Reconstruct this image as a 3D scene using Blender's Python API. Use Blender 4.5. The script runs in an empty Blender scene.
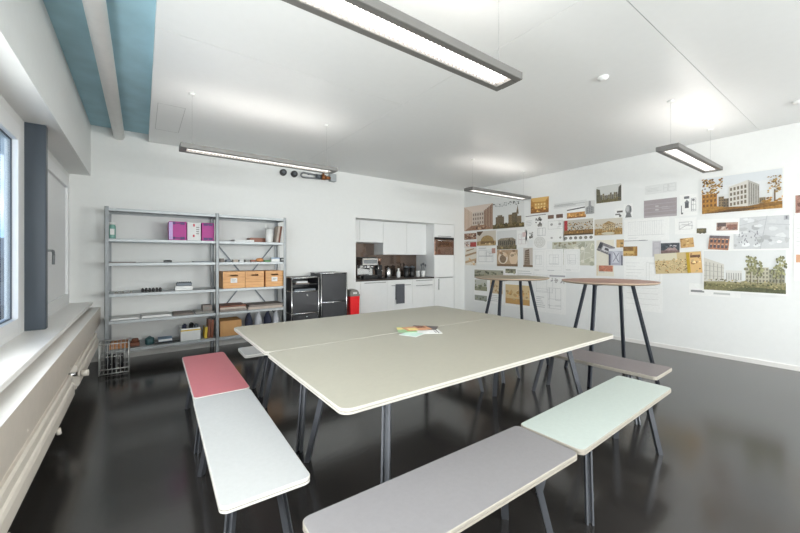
import bpy, math, random
from mathutils import Vector, Matrix

scene = bpy.context.scene
col = scene.collection
R = math.radians
rnd = random.Random(7)

# ------------------------------------------------------------------ colours and materials
def lin(c):
    out = []
    for v in c[:3]:
        v = v / 255.0
        out.append(v / 12.92 if v <= 0.04045 else ((v + 0.055) / 1.055) ** 2.4)
    return (out[0], out[1], out[2], 1.0)

def mat(name, rgb, rough=0.5, metal=0.0, vary=0.04, scale=18.0, bump=0.0, bscale=60.0, coat=0.0, rvary=0.0, spec=0.5):
    m = bpy.data.materials.new(name)
    m.use_nodes = True
    nt = m.node_tree
    b = nt.nodes['Principled BSDF']
    b.inputs['Roughness'].default_value = rough
    b.inputs['Metallic'].default_value = metal
    b.inputs['Specular IOR Level'].default_value = spec
    b.inputs['Coat Weight'].default_value = coat
    tc = nt.nodes.new('ShaderNodeTexCoord')
    nz = nt.nodes.new('ShaderNodeTexNoise')
    nz.inputs['Scale'].default_value = scale
    nz.inputs['Detail'].default_value = 4
    nt.links.new(tc.outputs['Object'], nz.inputs['Vector'])
    rp = nt.nodes.new('ShaderNodeValToRGB')
    c = lin(rgb)
    rp.color_ramp.elements[0].position = 0.3
    rp.color_ramp.elements[1].position = 0.7
    rp.color_ramp.elements[0].color = tuple(max(0, v * (1 - vary)) for v in c[:3]) + (1,)
    rp.color_ramp.elements[1].color = tuple(min(1, v * (1 + vary)) for v in c[:3]) + (1,)
    nt.links.new(nz.outputs['Fac'], rp.inputs['Fac'])
    nt.links.new(rp.outputs['Color'], b.inputs['Base Color'])
    if rvary:
        mr = nt.nodes.new('ShaderNodeMapRange')
        mr.inputs['To Min'].default_value = max(0.02, rough - rvary)
        mr.inputs['To Max'].default_value = rough + rvary
        nt.links.new(nz.outputs['Fac'], mr.inputs['Value'])
        nt.links.new(mr.outputs['Result'], b.inputs['Roughness'])
    if bump:
        n2 = nt.nodes.new('ShaderNodeTexNoise')
        n2.inputs['Scale'].default_value = bscale
        n2.inputs['Detail'].default_value = 3
        nt.links.new(tc.outputs['Object'], n2.inputs['Vector'])
        bp = nt.nodes.new('ShaderNodeBump')
        bp.inputs['Strength'].default_value = bump
        bp.inputs['Distance'].default_value = 0.01
        nt.links.new(n2.outputs['Fac'], bp.inputs['Height'])
        nt.links.new(bp.outputs['Normal'], b.inputs['Normal'])
    return m

def mat_emit(name, rgb, strength):
    m = bpy.data.materials.new(name)
    m.use_nodes = True
    b = m.node_tree.nodes['Principled BSDF']
    b.inputs['Base Color'].default_value = lin(rgb)
    b.inputs['Emission Color'].default_value = lin(rgb)
    b.inputs['Emission Strength'].default_value = strength
    return m

def mat_wood(name, a, b_, scale=6.0, stretch=(1, 12, 12), rough=0.45):
    m = bpy.data.materials.new(name)
    m.use_nodes = True
    nt = m.node_tree
    b = nt.nodes['Principled BSDF']
    b.inputs['Roughness'].default_value = rough
    tc = nt.nodes.new('ShaderNodeTexCoord')
    mp = nt.nodes.new('ShaderNodeMapping')
    mp.inputs['Scale'].default_value = stretch
    nz = nt.nodes.new('ShaderNodeTexNoise')
    nz.inputs['Scale'].default_value = scale
    nz.inputs['Detail'].default_value = 6
    rp = nt.nodes.new('ShaderNodeValToRGB')
    rp.color_ramp.elements[0].position = 0.35
    rp.color_ramp.elements[1].position = 0.7
    rp.color_ramp.elements[0].color = lin(a)
    rp.color_ramp.elements[1].color = lin(b_)
    nt.links.new(tc.outputs['Object'], mp.inputs['Vector'])
    nt.links.new(mp.outputs['Vector'], nz.inputs['Vector'])
    nt.links.new(nz.outputs['Fac'], rp.inputs['Fac'])
    nt.links.new(rp.outputs['Color'], b.inputs['Base Color'])
    return m

def mat_print(name, photo):
    m = bpy.data.materials.new(name)
    m.use_nodes = True
    nt = m.node_tree
    b = nt.nodes['Principled BSDF']
    b.inputs['Roughness'].default_value = 0.55
    at = nt.nodes.new('ShaderNodeAttribute')
    at.attribute_name = 'ink'
    tc = nt.nodes.new('ShaderNodeTexCoord')
    nz = nt.nodes.new('ShaderNodeTexNoise')
    nz.inputs['Scale'].default_value = 40
    nz.inputs['Detail'].default_value = 3
    mr = nt.nodes.new('ShaderNodeMapRange')
    mr.inputs['To Min'].default_value = 0.9
    mr.inputs['To Max'].default_value = 1.06
    mx = nt.nodes.new('ShaderNodeMixRGB')
    mx.blend_type = 'MULTIPLY'
    mx.inputs['Fac'].default_value = 1.0
    if photo:  # printed picture grain, only in the darker inks so the white margins stay clean
        nz.inputs['Scale'].default_value = 34; nz.inputs['Detail'].default_value = 7; nz.inputs['Roughness'].default_value = 0.75
        mr.inputs['From Min'].default_value = 0.3; mr.inputs['From Max'].default_value = 0.7
        mr.inputs['To Min'].default_value = 0.42; mr.inputs['To Max'].default_value = 1.25
        bw = nt.nodes.new('ShaderNodeRGBToBW'); nt.links.new(at.outputs['Color'], bw.inputs['Color'])
        m2 = nt.nodes.new('ShaderNodeMapRange')
        m2.inputs['From Min'].default_value = 0.26; m2.inputs['From Max'].default_value = 0.46
        m2.inputs['To Min'].default_value = 1.0; m2.inputs['To Max'].default_value = 0.05
        nt.links.new(bw.outputs['Val'], m2.inputs['Value']); nt.links.new(m2.outputs['Result'], mx.inputs['Fac'])
    nt.links.new(tc.outputs['Object'], nz.inputs['Vector'])
    nt.links.new(nz.outputs['Fac'], mr.inputs['Value'])
    nt.links.new(at.outputs['Color'], mx.inputs['Color1'])
    nt.links.new(mr.outputs['Result'], mx.inputs['Color2'])
    nt.links.new(mx.outputs['Color'], b.inputs['Base Color'])
    return m

def mat_floor():
    m = bpy.data.materials.new('dark_poured_floor')
    m.use_nodes = True
    nt = m.node_tree
    b = nt.nodes['Principled BSDF']
    tc = nt.nodes.new('ShaderNodeTexCoord')
    n1 = nt.nodes.new('ShaderNodeTexNoise'); n1.inputs['Scale'].default_value = 1.1; n1.inputs['Detail'].default_value = 3
    n2 = nt.nodes.new('ShaderNodeTexNoise'); n2.inputs['Scale'].default_value = 28; n2.inputs['Detail'].default_value = 5
    rp = nt.nodes.new('ShaderNodeValToRGB')
    rp.color_ramp.elements[0].position = 0.3; rp.color_ramp.elements[1].position = 0.75
    rp.color_ramp.elements[0].color = lin(FLOOR_A); rp.color_ramp.elements[1].color = lin(FLOOR_B)
    nt.links.new(tc.outputs['Object'], n1.inputs['Vector'])
    nt.links.new(tc.outputs['Object'], n2.inputs['Vector'])
    nt.links.new(n1.outputs['Fac'], rp.inputs['Fac'])
    # fine pale scuffs
    sc = nt.nodes.new('ShaderNodeValToRGB')
    sc.color_ramp.elements[0].position = 0.66; sc.color_ramp.elements[1].position = 0.78
    sc.color_ramp.elements[0].color = (0, 0, 0, 1); sc.color_ramp.elements[1].color = (0.12, 0.12, 0.12, 1)
    nt.links.new(n2.outputs['Fac'], sc.inputs['Fac'])
    mx = nt.nodes.new('ShaderNodeMixRGB')
    mx.inputs['Color2'].default_value = lin((120, 116, 112))
    nt.links.new(sc.outputs['Color'], mx.inputs['Fac'])
    nt.links.new(rp.outputs['Color'], mx.inputs['Color1'])
    nt.links.new(mx.outputs['Color'], b.inputs['Base Color'])
    mr = nt.nodes.new('ShaderNodeMapRange')
    mr.inputs['To Min'].default_value = 0.11; mr.inputs['To Max'].default_value = 0.22
    b.inputs['Specular IOR Level'].default_value = 0.95
    nt.links.new(n1.outputs['Fac'], mr.inputs['Value'])
    nt.links.new(mr.outputs['Result'], b.inputs['Roughness'])
    bp = nt.nodes.new('ShaderNodeBump'); bp.inputs['Strength'].default_value = 0.04; bp.inputs['Distance'].default_value = 0.01
    nt.links.new(n2.outputs['Fac'], bp.inputs['Height'])
    nt.links.new(bp.outputs['Normal'], b.inputs['Normal'])
    return m

FLOOR_A, FLOOR_B = (42, 40, 39), (56, 53, 51)

M = {}
M['wall'] = mat('white_wall_paint', (226, 226, 224), 0.6, vary=0.01, bump=0.02, bscale=220)
M['ceil'] = mat('satin_white_ceiling', (228, 228, 227), 0.38, vary=0.008)
M['teal'] = mat('pale_blue_painted_concrete', (164, 200, 212), 0.7, vary=0.08, scale=5, bump=0.05, bscale=40)
M['duct'] = mat('warm_white_pipe', (238, 236, 233), 0.45, vary=0.02)
M['floor'] = mat_floor()
M['sill'] = mat('white_sill_board', (226, 223, 219), 0.3, vary=0.02)
M['apron'] = mat('beige_panel', (208, 198, 186), 0.4, vary=0.03)
M['radiator'] = mat('cream_radiator_paint', (222, 213, 201), 0.4, vary=0.03)
M['wframe'] = mat('white_window_frame', (226, 226, 226), 0.35, vary=0.01)
M['seal'] = mat('grey_window_seal', (82, 86, 92), 0.5)
M['column'] = mat('slate_blue_steel_paint', (56, 64, 73), 0.4, vary=0.05, scale=4)
M['leg'] = mat('blue_grey_powder_coat', (90, 92, 97), 0.34, metal=0.35, vary=0.04)
M['legdark'] = mat('anthracite_powder_coat', (56, 60, 68), 0.35, metal=0.35, vary=0.04)
M['edge'] = mat('plywood_board_edge', (160, 153, 142), 0.5, vary=0.06, scale=60)
M['edge_table'] = mat('table_board_edge', (184, 179, 170), 0.5, vary=0.04, scale=60)
M['edge_white'] = mat('pale_board_edge', (206, 203, 196), 0.5, vary=0.03, scale=60)
M['edge_ht'] = mat('high_table_edge', (170, 150, 130), 0.5, vary=0.03, scale=60)
M['groove'] = mat('edge_joint', (146, 140, 131), 0.6)
M['table'] = mat('olive_grey_linoleum', (164, 160, 146), 0.42, vary=0.02, scale=40, bump=0.015, bscale=300)
M['ht_olive'] = mat('olive_wood_top', (142, 130, 104), 0.4, vary=0.06, scale=8)
M['ht_red'] = mat('reddish_brown_top', (156, 113, 96), 0.4, vary=0.05, scale=8)
for k, c in (('white', (180, 181, 180)), ('pink', (186, 108, 114)), ('grey', (136, 133, 134)), ('mint', (186, 195, 189)), ('mauve', (124, 116, 117))):
    M['seat_' + k] = mat(k + '_linoleum', c, 0.42, vary=0.025, scale=50, bump=0.02, bscale=300)
M['steel'] = mat('galvanised_grey_steel', (132, 135, 137), 0.42, metal=0.35, vary=0.06, scale=10)
M['shelfsteel'] = mat('pale_galvanised_shelf', (168, 172, 174), 0.4, metal=0.2, vary=0.05, scale=10)
M['basketwire'] = mat('bright_wire', (196, 196, 194), 0.35, metal=0.4)
M['steeldark'] = mat('dark_grey_steel', (96, 102, 108), 0.45, metal=0.35, vary=0.06, scale=10)
M['chrome'] = mat('chrome', (205, 205, 205), 0.15, metal=1.0)
M['black'] = mat('black_sheet_metal', (38, 38, 42), 0.4, vary=0.05)
M['blackplastic'] = mat('black_plastic', (24, 24, 26), 0.4)
M['darkgap'] = mat('dark_inside', (14, 14, 15), 0.8)
M['kit'] = mat('white_kitchen_front', (232, 232, 231), 0.35, vary=0.01)
M['kitline'] = mat('grey_handle', (150, 150, 150), 0.35, metal=0.4)
M['worktop'] = mat('dark_worktop', (62, 54, 50), 0.3, vary=0.08)
M['splash'] = mat('dark_glossy_backsplash', (112, 98, 90), 0.06, vary=0.05, metal=0.75)
M['ovenglass'] = mat('dark_oven_glass', (140, 112, 98), 0.05, vary=0.05, metal=0.75)
M['red'] = mat('red_plastic', (226, 12, 22), 0.4)
M['lid'] = mat('grey_lid', (120, 118, 112), 0.35)
M['alu'] = mat('grey_lamp_aluminium', (118, 116, 113), 0.45, metal=0.4, vary=0.03)
M['louvre'] = mat('white_louvre', (226, 226, 226), 0.3)
M['glow'] = mat_emit('lamp_diffuser_light', (255, 250, 244), 3.4)
M['glow_up'] = mat_emit('lamp_uplight', (255, 250, 244), 4.2)
M['wire'] = mat('thin_steel_wire', (150, 150, 150), 0.4, metal=0.6)
M['white'] = mat('white_plastic', (226, 226, 224), 0.45)
M['magenta'] = mat('magenta_card', (168, 12, 128), 0.45)
M['purple'] = mat('purple_card', (70, 22, 96), 0.5)
M['lilac'] = mat('lilac_card', (190, 160, 210), 0.5)
M['jar'] = mat('green_glass_jar', (110, 158, 146), 0.25)
M['wood'] = mat_wood('honey_wood', (196, 138, 78), (222, 168, 108))
M['woodred'] = mat_wood('red_brown_wood', (120, 66, 44), (156, 92, 62))
M['card'] = mat('brown_cardboard', (198, 150, 98), 0.75, vary=0.05, scale=8)
M['paper'] = mat('white_paper', (222, 222, 220), 0.7, vary=0.02)
M['greyboard'] = mat('grey_card', (132, 122, 116), 0.75, vary=0.1, scale=12)
M['beigeboard'] = mat('beige_card', (190, 176, 164), 0.75, vary=0.06, scale=12)
M['orangecard'] = mat('orange_card', (206, 140, 88), 0.6)
M['tealitem'] = mat('dark_teal_plastic', (54, 88, 92), 0.5)
M['bluecard'] = mat('blue_cover', (120, 148, 176), 0.5)
M['yellow'] = mat('yellow_tape', (214, 182, 62), 0.5)
M['brown'] = mat('brown_leather', (118, 72, 54), 0.6, vary=0.1)
M['navy'] = mat('navy_cloth', (48, 52, 70), 0.8, vary=0.2, scale=25)
M['whitecloth'] = mat('white_cloth', (206, 206, 210), 0.85, vary=0.05)
M['towel'] = mat('charcoal_towel', (92, 94, 100), 0.9, vary=0.12, scale=80, bump=0.3, bscale=300)
M['conedark'] = mat('dark_cone', (48, 46, 46), 0.6, vary=0.3, scale=90)
M['brass'] = mat('brass_fitting', (150, 96, 56), 0.35, metal=0.6)
M['print'] = mat_print('printed_paper', False)
M['photo'] = mat_print('photo_print', True)
M['green'] = mat('hedge_green', (70, 96, 52), 0.9, vary=0.35, scale=3)
M['extwall'] = mat('grey_facade', (104, 112, 118), 0.7, vary=0.1, scale=1)
M['extglass'] = mat('facade_window_band', (52, 66, 76), 0.12)
M['extdark'] = mat('dark_sunshade', (60, 66, 66), 0.6)
M['inkred'] = mat('red_mark', (196, 40, 60), 0.5)

def mat_glass():
    m = bpy.data.materials.new('window_glass')
    m.use_nodes = True
    nt = m.node_tree
    nt.nodes.remove(nt.nodes['Principled BSDF'])
    out = nt.nodes['Material Output']
    tr = nt.nodes.new('ShaderNodeBsdfTransparent'); tr.inputs['Color'].default_value = (0.95, 0.97, 0.97, 1)
    gl = nt.nodes.new('ShaderNodeBsdfGlossy'); gl.inputs['Roughness'].default_value = 0.02
    fr = nt.nodes.new('ShaderNodeFresnel'); fr.inputs['IOR'].default_value = 1.45
    mx = nt.nodes.new('ShaderNodeMixShader')
    ge = nt.nodes.new('ShaderNodeNewGeometry')
    sb = nt.nodes.new('ShaderNodeMath'); sb.operation = 'SUBTRACT'; sb.inputs[0].default_value = 1.0
    ml = nt.nodes.new('ShaderNodeMath'); ml.operation = 'MULTIPLY'
    nt.links.new(ge.outputs['Backfacing'], sb.inputs[1]); nt.links.new(sb.outputs[0], ml.inputs[0]); nt.links.new(fr.outputs['Fac'], ml.inputs[1])
    nt.links.new(ml.outputs[0], mx.inputs['Fac'])
    nt.links.new(tr.outputs['BSDF'], mx.inputs[1]); nt.links.new(gl.outputs['BSDF'], mx.inputs[2])
    nt.links.new(mx.outputs['Shader'], out.inputs['Surface'])
    return m
M['glass'] = mat_glass()

# ------------------------------------------------------------------ mesh builder
class MB:
    def __init__(s):
        s.v = []; s.f = []; s.m = []; s.sm = []
    def add(s, vs, fs, mi=0, smooth=False):
        o = len(s.v)
        s.v += [tuple(p) for p in vs]
        for f in fs:
            s.f.append(tuple(o + i for i in f)); s.m.append(mi); s.sm.append(smooth)
    def box(s, x0, y0, z0, x1, y1, z1, mi=0, top=None, c=0.0):
        """a box; c chamfers its long edges a little; top: other material for its upper face"""
        if x0 > x1: x0, x1 = x1, x0
        if y0 > y1: y0, y1 = y1, y0
        if z0 > z1: z0, z1 = z1, z0
        if c <= 0:
            vs = [(x0, y0, z0), (x1, y0, z0), (x1, y1, z0), (x0, y1, z0), (x0, y0, z1), (x1, y0, z1), (x1, y1, z1), (x0, y1, z1)]
            s.add(vs, [(3, 2, 1, 0), (0, 1, 5, 4), (1, 2, 6, 5), (2, 3, 7, 6), (3, 0, 4, 7)], mi)
            s.add(vs[4:], [(0, 1, 2, 3)], mi if top is None else top)
        else:
            poly = [(x0 + c, y0), (x1 - c, y0), (x1, y0 + c), (x1, y1 - c), (x1 - c, y1), (x0 + c, y1), (x0, y1 - c), (x0, y0 + c)]
            s.slab(poly, [(z0, c), (z0 + c, 0), (z1 - c, 0), (z1, c)], mi, top)
    def slab(s, poly, levels, mi=0, top=None, mids=None, smooth=False):
        """stack of outlines: poly inset towards its centre by each level's amount"""
        n = len(poly)
        cx = sum(p[0] for p in poly) / n; cy = sum(p[1] for p in poly) / n
        hx = max(abs(p[0] - cx) for p in poly); hy = max(abs(p[1] - cy) for p in poly)
        rings = []
        for z, ins in levels:
            fx = (hx - ins) / hx if hx > 1e-6 else 1; fy = (hy - ins) / hy if hy > 1e-6 else 1
            rings.append([(cx + (p[0] - cx) * fx, cy + (p[1] - cy) * fy, z) for p in poly])
        vs = [p for r in rings for p in r]
        o = len(s.v); s.v += vs
        for k in range(len(rings) - 1):
            for i in range(n):
                j = (i + 1) % n
                s.f.append((o + k * n + i, o + k * n + j, o + (k + 1) * n + j, o + (k + 1) * n + i))
                s.m.append(mi if mids is None else mids[k]); s.sm.append(smooth)
        s.f.append(tuple(o + i for i in reversed(range(n)))); s.m.append(mi); s.sm.append(False)
        s.f.append(tuple(o + (len(rings) - 1) * n + i for i in range(n))); s.m.append(mi if top is None else top); s.sm.append(False)
    def cyl(s, p0, p1, r0, r1=None, n=12, mi=0, caps=True):
        r1 = r0 if r1 is None else r1
        p0 = Vector(p0); p1 = Vector(p1)
        d = (p1 - p0).normalized()
        a = d.orthogonal().normalized(); b = d.cross(a)
        o = len(s.v)
        for p, r in ((p0, r0), (p1, r1)):
            for i in range(n):
                t = 2 * math.pi * i / n
                s.v.append(tuple(p + a * (r * math.cos(t)) + b * (r * math.sin(t))))
        for i in range(n):
            j = (i + 1) % n
            s.f.append((o + i, o + j, o + n + j, o + n + i)); s.m.append(mi); s.sm.append(True)
        if caps:
            s.f.append(tuple(o + i for i in reversed(range(n)))); s.m.append(mi); s.sm.append(False)
            s.f.append(tuple(o + n + i for i in range(n))); s.m.append(mi); s.sm.append(False)
    def tube(s, pts, r, n=8, mi=0):
        for a, b in zip(pts, pts[1:]): s.cyl(a, b, r, n=n, mi=mi)
    def lathe(s, prof, cx, cy, n=20, mi=0, mids=None):
        o = len(s.v)
        for r, z in prof:
            for i in range(n):
                t = 2 * math.pi * i / n
                s.v.append((cx + r * math.cos(t), cy + r * math.sin(t), z))
        for k in range(len(prof) - 1):
            for i in range(n):
                j = (i + 1) % n
                s.f.append((o + k * n + i, o + k * n + j, o + (k + 1) * n + j, o + (k + 1) * n + i))
                s.m.append(mi if mids is None else mids[k]); s.sm.append(True)
        s.f.append(tuple(o + i for i in reversed(range(n)))); s.m.append(mi); s.sm.append(False)
        s.f.append(tuple(o + (len(prof) - 1) * n + i for i in range(n))); s.m.append(mi if mids is None else mids[-1]); s.sm.append(False)
    def sweep(s, prof, p0, p1, mi=0):
        """profile (x, y offsets) carried from p0 to p1 keeping both ends level"""
        n = len(prof); o = len(s.v)
        for p in (p0, p1):
            for a, b in prof: s.v.append((p[0] + a, p[1] + b, p[2]))
        for i in range(n):
            j = (i + 1) % n
            s.f.append((o + i, o + j, o + n + j, o + n + i)); s.m.append(mi); s.sm.append(False)
        s.f.append(tuple(o + i for i in reversed(range(n)))); s.m.append(mi); s.sm.append(False)
        s.f.append(tuple(o + n + i for i in range(n))); s.m.append(mi); s.sm.append(False)
    def extrude_y(s, prof, y0, y1, mi=0, mids=None):
        """closed (x, z) profile run along y"""
        n = len(prof); o = len(s.v)
        for y in (y0, y1):
            for a, b in prof: s.v.append((a, y, b))
        for i in range(n):
            j = (i + 1) % n
            s.f.append((o + i, o + n + i, o + n + j, o + j)); s.m.append(mi if mids is None else mids[i]); s.sm.append(False)
        s.f.append(tuple(o + i for i in range(n))); s.m.append(mi); s.sm.append(False)
        s.f.append(tuple(o + n + i for i in reversed(range(n)))); s.m.append(mi); s.sm.append(False)
    def build(s, name, mats, parent=None, org=(0, 0, 0), bevel=0.0, fix=True):
        me = bpy.data.meshes.new(name)
        ox, oy, oz = org
        me.from_pydata([(x - ox, y - oy, z - oz) for x, y, z in s.v], [], s.f)
        for m in (mats if isinstance(mats, (list, tuple)) else [mats]): me.materials.append(m)
        me.polygons.foreach_set('material_index', s.m)
        me.polygons.foreach_set('use_smooth', s.sm)
        me.update()
        if fix:
            import bmesh
            b = bmesh.new(); b.from_mesh(me); bmesh.ops.recalc_face_normals(b, faces=b.faces); b.to_mesh(me); b.free()
        o = bpy.data.objects.new(name, me)
        col.objects.link(o)
        if parent is not None: o.parent = parent
        else: o.location = org
        if bevel:
            md = o.modifiers.new('edge', 'BEVEL'); md.width = bevel; md.segments = 2; md.limit_method = 'ANGLE'
        return o

def rrect(x0, y0, x1, y1, r, n=5):
    pts = []
    for cx, cy, a in ((x1 - r, y0 + r, -90), (x1 - r, y1 - r, 0), (x0 + r, y1 - r, 90), (x0 + r, y0 + r, 180)):
        for i in range(n + 1):
            t = R(a + 90 * i / n)
            pts.append((cx + r * math.cos(t), cy + r * math.sin(t)))
    return pts

def thing(name, label, cat, loc=(0, 0, 0), rz=0.0, group=None):
    o = bpy.data.objects.new(name, None)
    o.empty_display_size = 0.1
    col.objects.link(o)
    o.location = loc; o.rotation_euler = (0, 0, rz)
    tag(o, label, cat, group)
    return o

def tag(o, label, cat, group=None):
    o['label'] = label; o['category'] = cat
    if group: o['group'] = group
    return o

def struct(o):
    o['kind'] = 'structure'
    return o

# ------------------------------------------------------------------ the room
RX, BY, FY, LX = 6.09, 5.83, -3.6, -0.71
CZ, TZ, PX = 2.85, 2.95, 0.075
SOF, SOFZ = -0.512, 2.315

b = MB(); b.box(LX - 0.3, FY, -0.12, RX, 6.52, 0.0)
struct(b.build('floor', M['floor']))

# suspended ceiling boards with thin open joints
b = MB()
g = 0.004
for x0, x1, ys in ((PX, 2.14, (FY, 2.905, BY)), (2.14, RX, (FY, 0.93, BY))):
    for y0, y1 in zip(ys, ys[1:]):
        b.box(x0 + (0 if x0 == PX else g / 2), y0 + g / 2, CZ, x1 - g / 2, y1 - g / 2, CZ + 0.1)
b.box(PX + 0.03, FY, CZ + 0.1, RX, BY, CZ + 0.14)
struct(b.build('ceiling', M['ceil']))
b = MB()
for x0, y0, x1, y1 in ((0.13, 4.30, 0.37, 4.304), (0.13, 5.19, 0.37, 5.194), (0.13, 4.30, 0.134, 5.19), (0.366, 4.30, 0.37, 5.19)):
    b.box(x0, y0, CZ - 0.0012, x1, y1, CZ + 0.001)
struct(b.build('trim_1', mat('hatch_joint', (176, 176, 174), 0.6)))
b = MB(); b.box(LX - 0.3, FY, TZ + 0.0, RX, BY + 0.1, TZ + 0.15)
b.box(PX - 0.0, FY, CZ + 0.1, PX + 0.04, BY, TZ, mi=1)
struct(b.build('trim_2', [M['teal'], M['ceil']]))

b = MB(); b.box(SOF - 0.6, FY, SOFZ, SOF, BY, TZ)
struct(b.build('trim_3', M['wall']))

# window wall
WINS = [(-2.45, -0.55), (-0.2, 1.42), (1.66, 3.66), (4.02, 5.72)]
WZ0, WZ1 = 0.80, 2.24
b = MB()
b.box(LX - 0.3, FY, 0, LX, BY, 0.72)
b.box(LX - 0.3, FY, WZ1, LX, BY, SOFZ)
edges = [FY] + [v for w in WINS for v in w] + [BY]
for y0, y1 in zip(edges[0::2], edges[1::2]): b.box(LX - 0.06, y0, 0.72, LX, y1, WZ1)
struct(b.build('wall_left', M['wall']))

def window(n, y0, y1, solid=False):
    fr = MB()
    x0, x1 = LX - 0.05, LX + 0.008
    for a in ((y0, 0.75, y0 + 0.05, WZ1), (y1 - 0.05, 0.75, y1, WZ1), (y0 + 0.05, 0.75, y1 - 0.05, 0.80), (y0 + 0.05, WZ1 - 0.05, y1 - 0.05, WZ1)):
        fr.box(x0, a[0], a[1], x1, a[2], a[3])
    f = struct(fr.build('window_%d' % n, M['wframe'], bevel=0.003))
    ls = MB()
    s0, s1, z0, z1 = y0 + 0.055, y1 - 0.055, 0.805, WZ1 - 0.055
    wd = 0.075
    for a in ((s0, z0, s0 + wd, z1), (s1 - wd, z0, s1, z1), (s0 + wd, z0, s1 - wd, z0 + wd), (s0 + wd, z1 - wd, s1 - wd, z1)):
        ls.box(x0 + 0.004, a[0], a[1], x1 + 0.014, a[2], a[3])
    ls.build('sash', M['wframe'], f, bevel=0.004)
    sl = MB()
    q0, q1, v0, v1 = s0 + wd, s1 - wd, z0 + wd, z1 - wd
    for a in ((q0, v0, q0 + 0.006, v1), (q1 - 0.006, v0, q1, v1), (q0 + 0.006, v0, q1 - 0.006, v0 + 0.006), (q0 + 0.006, v1 - 0.006, q1 - 0.006, v1)):
        sl.box(LX - 0.018, a[0], a[1], LX - 0.008, a[2], a[3])
    for a in ((s0 - 0.004, z0, s0, z1), (s1, z0, s1 + 0.004, z1), (s0, z1, s1, z1 + 0.004)):
        sl.box(x0 + 0.01, a[0], a[1], x1 + 0.002, a[2], a[3])
    sl.build('window_seal', M['seal'], f)
    pn = MB()
    if solid: pn.box(LX - 0.03, q0, v0, LX - 0.002, q1, v1)
    else: pn.box(LX - 0.026, q0, v0, LX - 0.020, q1, v1)
    pn.build('solid_panel' if solid else 'pane', M['wframe'] if solid else M['glass'], f)
    if solid:
        h = MB()
        hy, hz = y0 + 0.16, 1.34
        h.box(x1 + 0.012, hy - 0.016, hz - 0.04, x1 + 0.03, hy + 0.016, hz + 0.05, c=0.003)
        h.cyl((x1 + 0.03, hy, hz + 0.02), (x1 + 0.075, hy, hz + 0.02), 0.010)
        h.tube([(x1 + 0.075, hy, hz + 0.02), (x1 + 0.082, hy + 0.07, hz + 0.018), (x1 + 0.08, hy + 0.105, hz - 0.01), (x1 + 0.078, hy + 0.11, hz - 0.10)], 0.0105, n=10)
        h.build('window_handle', M['steel'], f)
    return f
for i, (y0, y1) in enumerate(WINS): window(i + 1, y0, y1, solid=(i == 3))

b = MB(); b.box(LX - 0.3, FY, 0.715, -0.49, BY, 0.75, c=0.004)
struct(b.build('trim_4', M['sill']))
b = MB()
b.box(LX, FY, 0.48, -0.418, BY, 0.68, mi=1, top=0)
b.box(LX, FY, 0.68, -0.56, BY, 0.715, mi=1)
for y in (0.4, 2.3, 3.48, 4.6): b.cyl((-0.43, y, 0.515), (-0.414, y, 0.515), 0.008, mi=1)
struct(b.build('trim_5', [M['sill'], M['apron']]))
b = MB(); b.box(LX - 0.02, 3.80, 0.75, -0.594, 3.87, SOFZ, c=0.004)
struct(b.build('trim_6', M['column']))

# back wall with the kitchen recess, and the other walls
NX0, NX1, NZ, ND = 3.22, 5.765, 2.045, 6.48
b = MB()
b.box(LX - 0.3, BY, 0, NX0, BY + 0.1, TZ)
b.box(NX1, BY, 0, RX, BY + 0.1, TZ)
b.box(NX0, BY, NZ, NX1, BY + 0.1, TZ)
b.box(NX0 - 0.06, BY + 0.1, 0, NX0, ND, NZ + 0.1); b.box(NX1, BY + 0.1, 0, NX1 + 0.06, ND, NZ + 0.1)
b.box(NX0 - 0.06, ND, 0, NX1 + 0.06, ND + 0.05, NZ + 0.1); b.box(NX0, BY + 0.1, NZ + 0.001, NX1, ND, NZ + 0.1)
struct(b.build('wall_back', M['wall']))
b = MB(); b.box(RX, FY, 0, RX + 0.15, BY + 0.1, TZ)
struct(b.build('wall_right', M['wall']))
FILL_WINS = [(0.1, 2.5), (3.0, 5.4)]  # two unseen windows, added behind the camera to light the room more evenly
b = MB(); b.box(LX - 0.3, FY - 0.15, 0, RX + 0.15, FY, 0.75); b.box(LX - 0.3, FY - 0.15, WZ1, RX + 0.15, FY, TZ)
for x0, x1 in ((LX - 0.3, FILL_WINS[0][0]), (FILL_WINS[0][1], FILL_WINS[1][0]), (FILL_WINS[1][1], RX + 0.15)): b.box(x0, FY - 0.15, 0.75, x1, FY, WZ1)
struct(b.build('wall_front', M['wall']))
for i, (x0, x1) in enumerate(FILL_WINS):
    b = MB()
    for a in ((x0, 0.75, x0 + 0.06, WZ1), (x1 - 0.06, 0.75, x1, WZ1), (x0 + 0.06, 0.75, x1 - 0.06, 0.81), (x0 + 0.06, WZ1 - 0.06, x1 - 0.06, WZ1), ((x0 + x1) / 2 - 0.04, 0.81, (x0 + x1) / 2 + 0.04, WZ1 - 0.06)):
        b.box(a[0], FY - 0.09, a[1], a[2], FY - 0.01, a[3])
    f = struct(b.build('window_%d' % (5 + i), M['wframe']))  # added window, made up for its fill light
    b = MB(); b.box(x0 + 0.06, FY - 0.05, 0.81, x1 - 0.06, FY - 0.045, WZ1 - 0.06); b.build('pane', M['glass'], f)
b = MB(); b.box(RX - 0.012, FY, 0, RX, BY, 0.055)
struct(b.build('baseboard_right', M['sill']))
b = MB(); b.box(LX, BY - 0.012, 0, NX0, BY, 0.055)
struct(b.build('baseboard_back', M['sill']))

# round pipe under the blue strip of ceiling
b = MB(); b.cyl((-0.235, FY, 2.868), (-0.235, BY, 2.868), 0.059, n=28)
tag(b.build('ceiling_pipe', M['duct']), 'thick off-white round pipe running under the pale blue ceiling strip', 'pipe')

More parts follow.
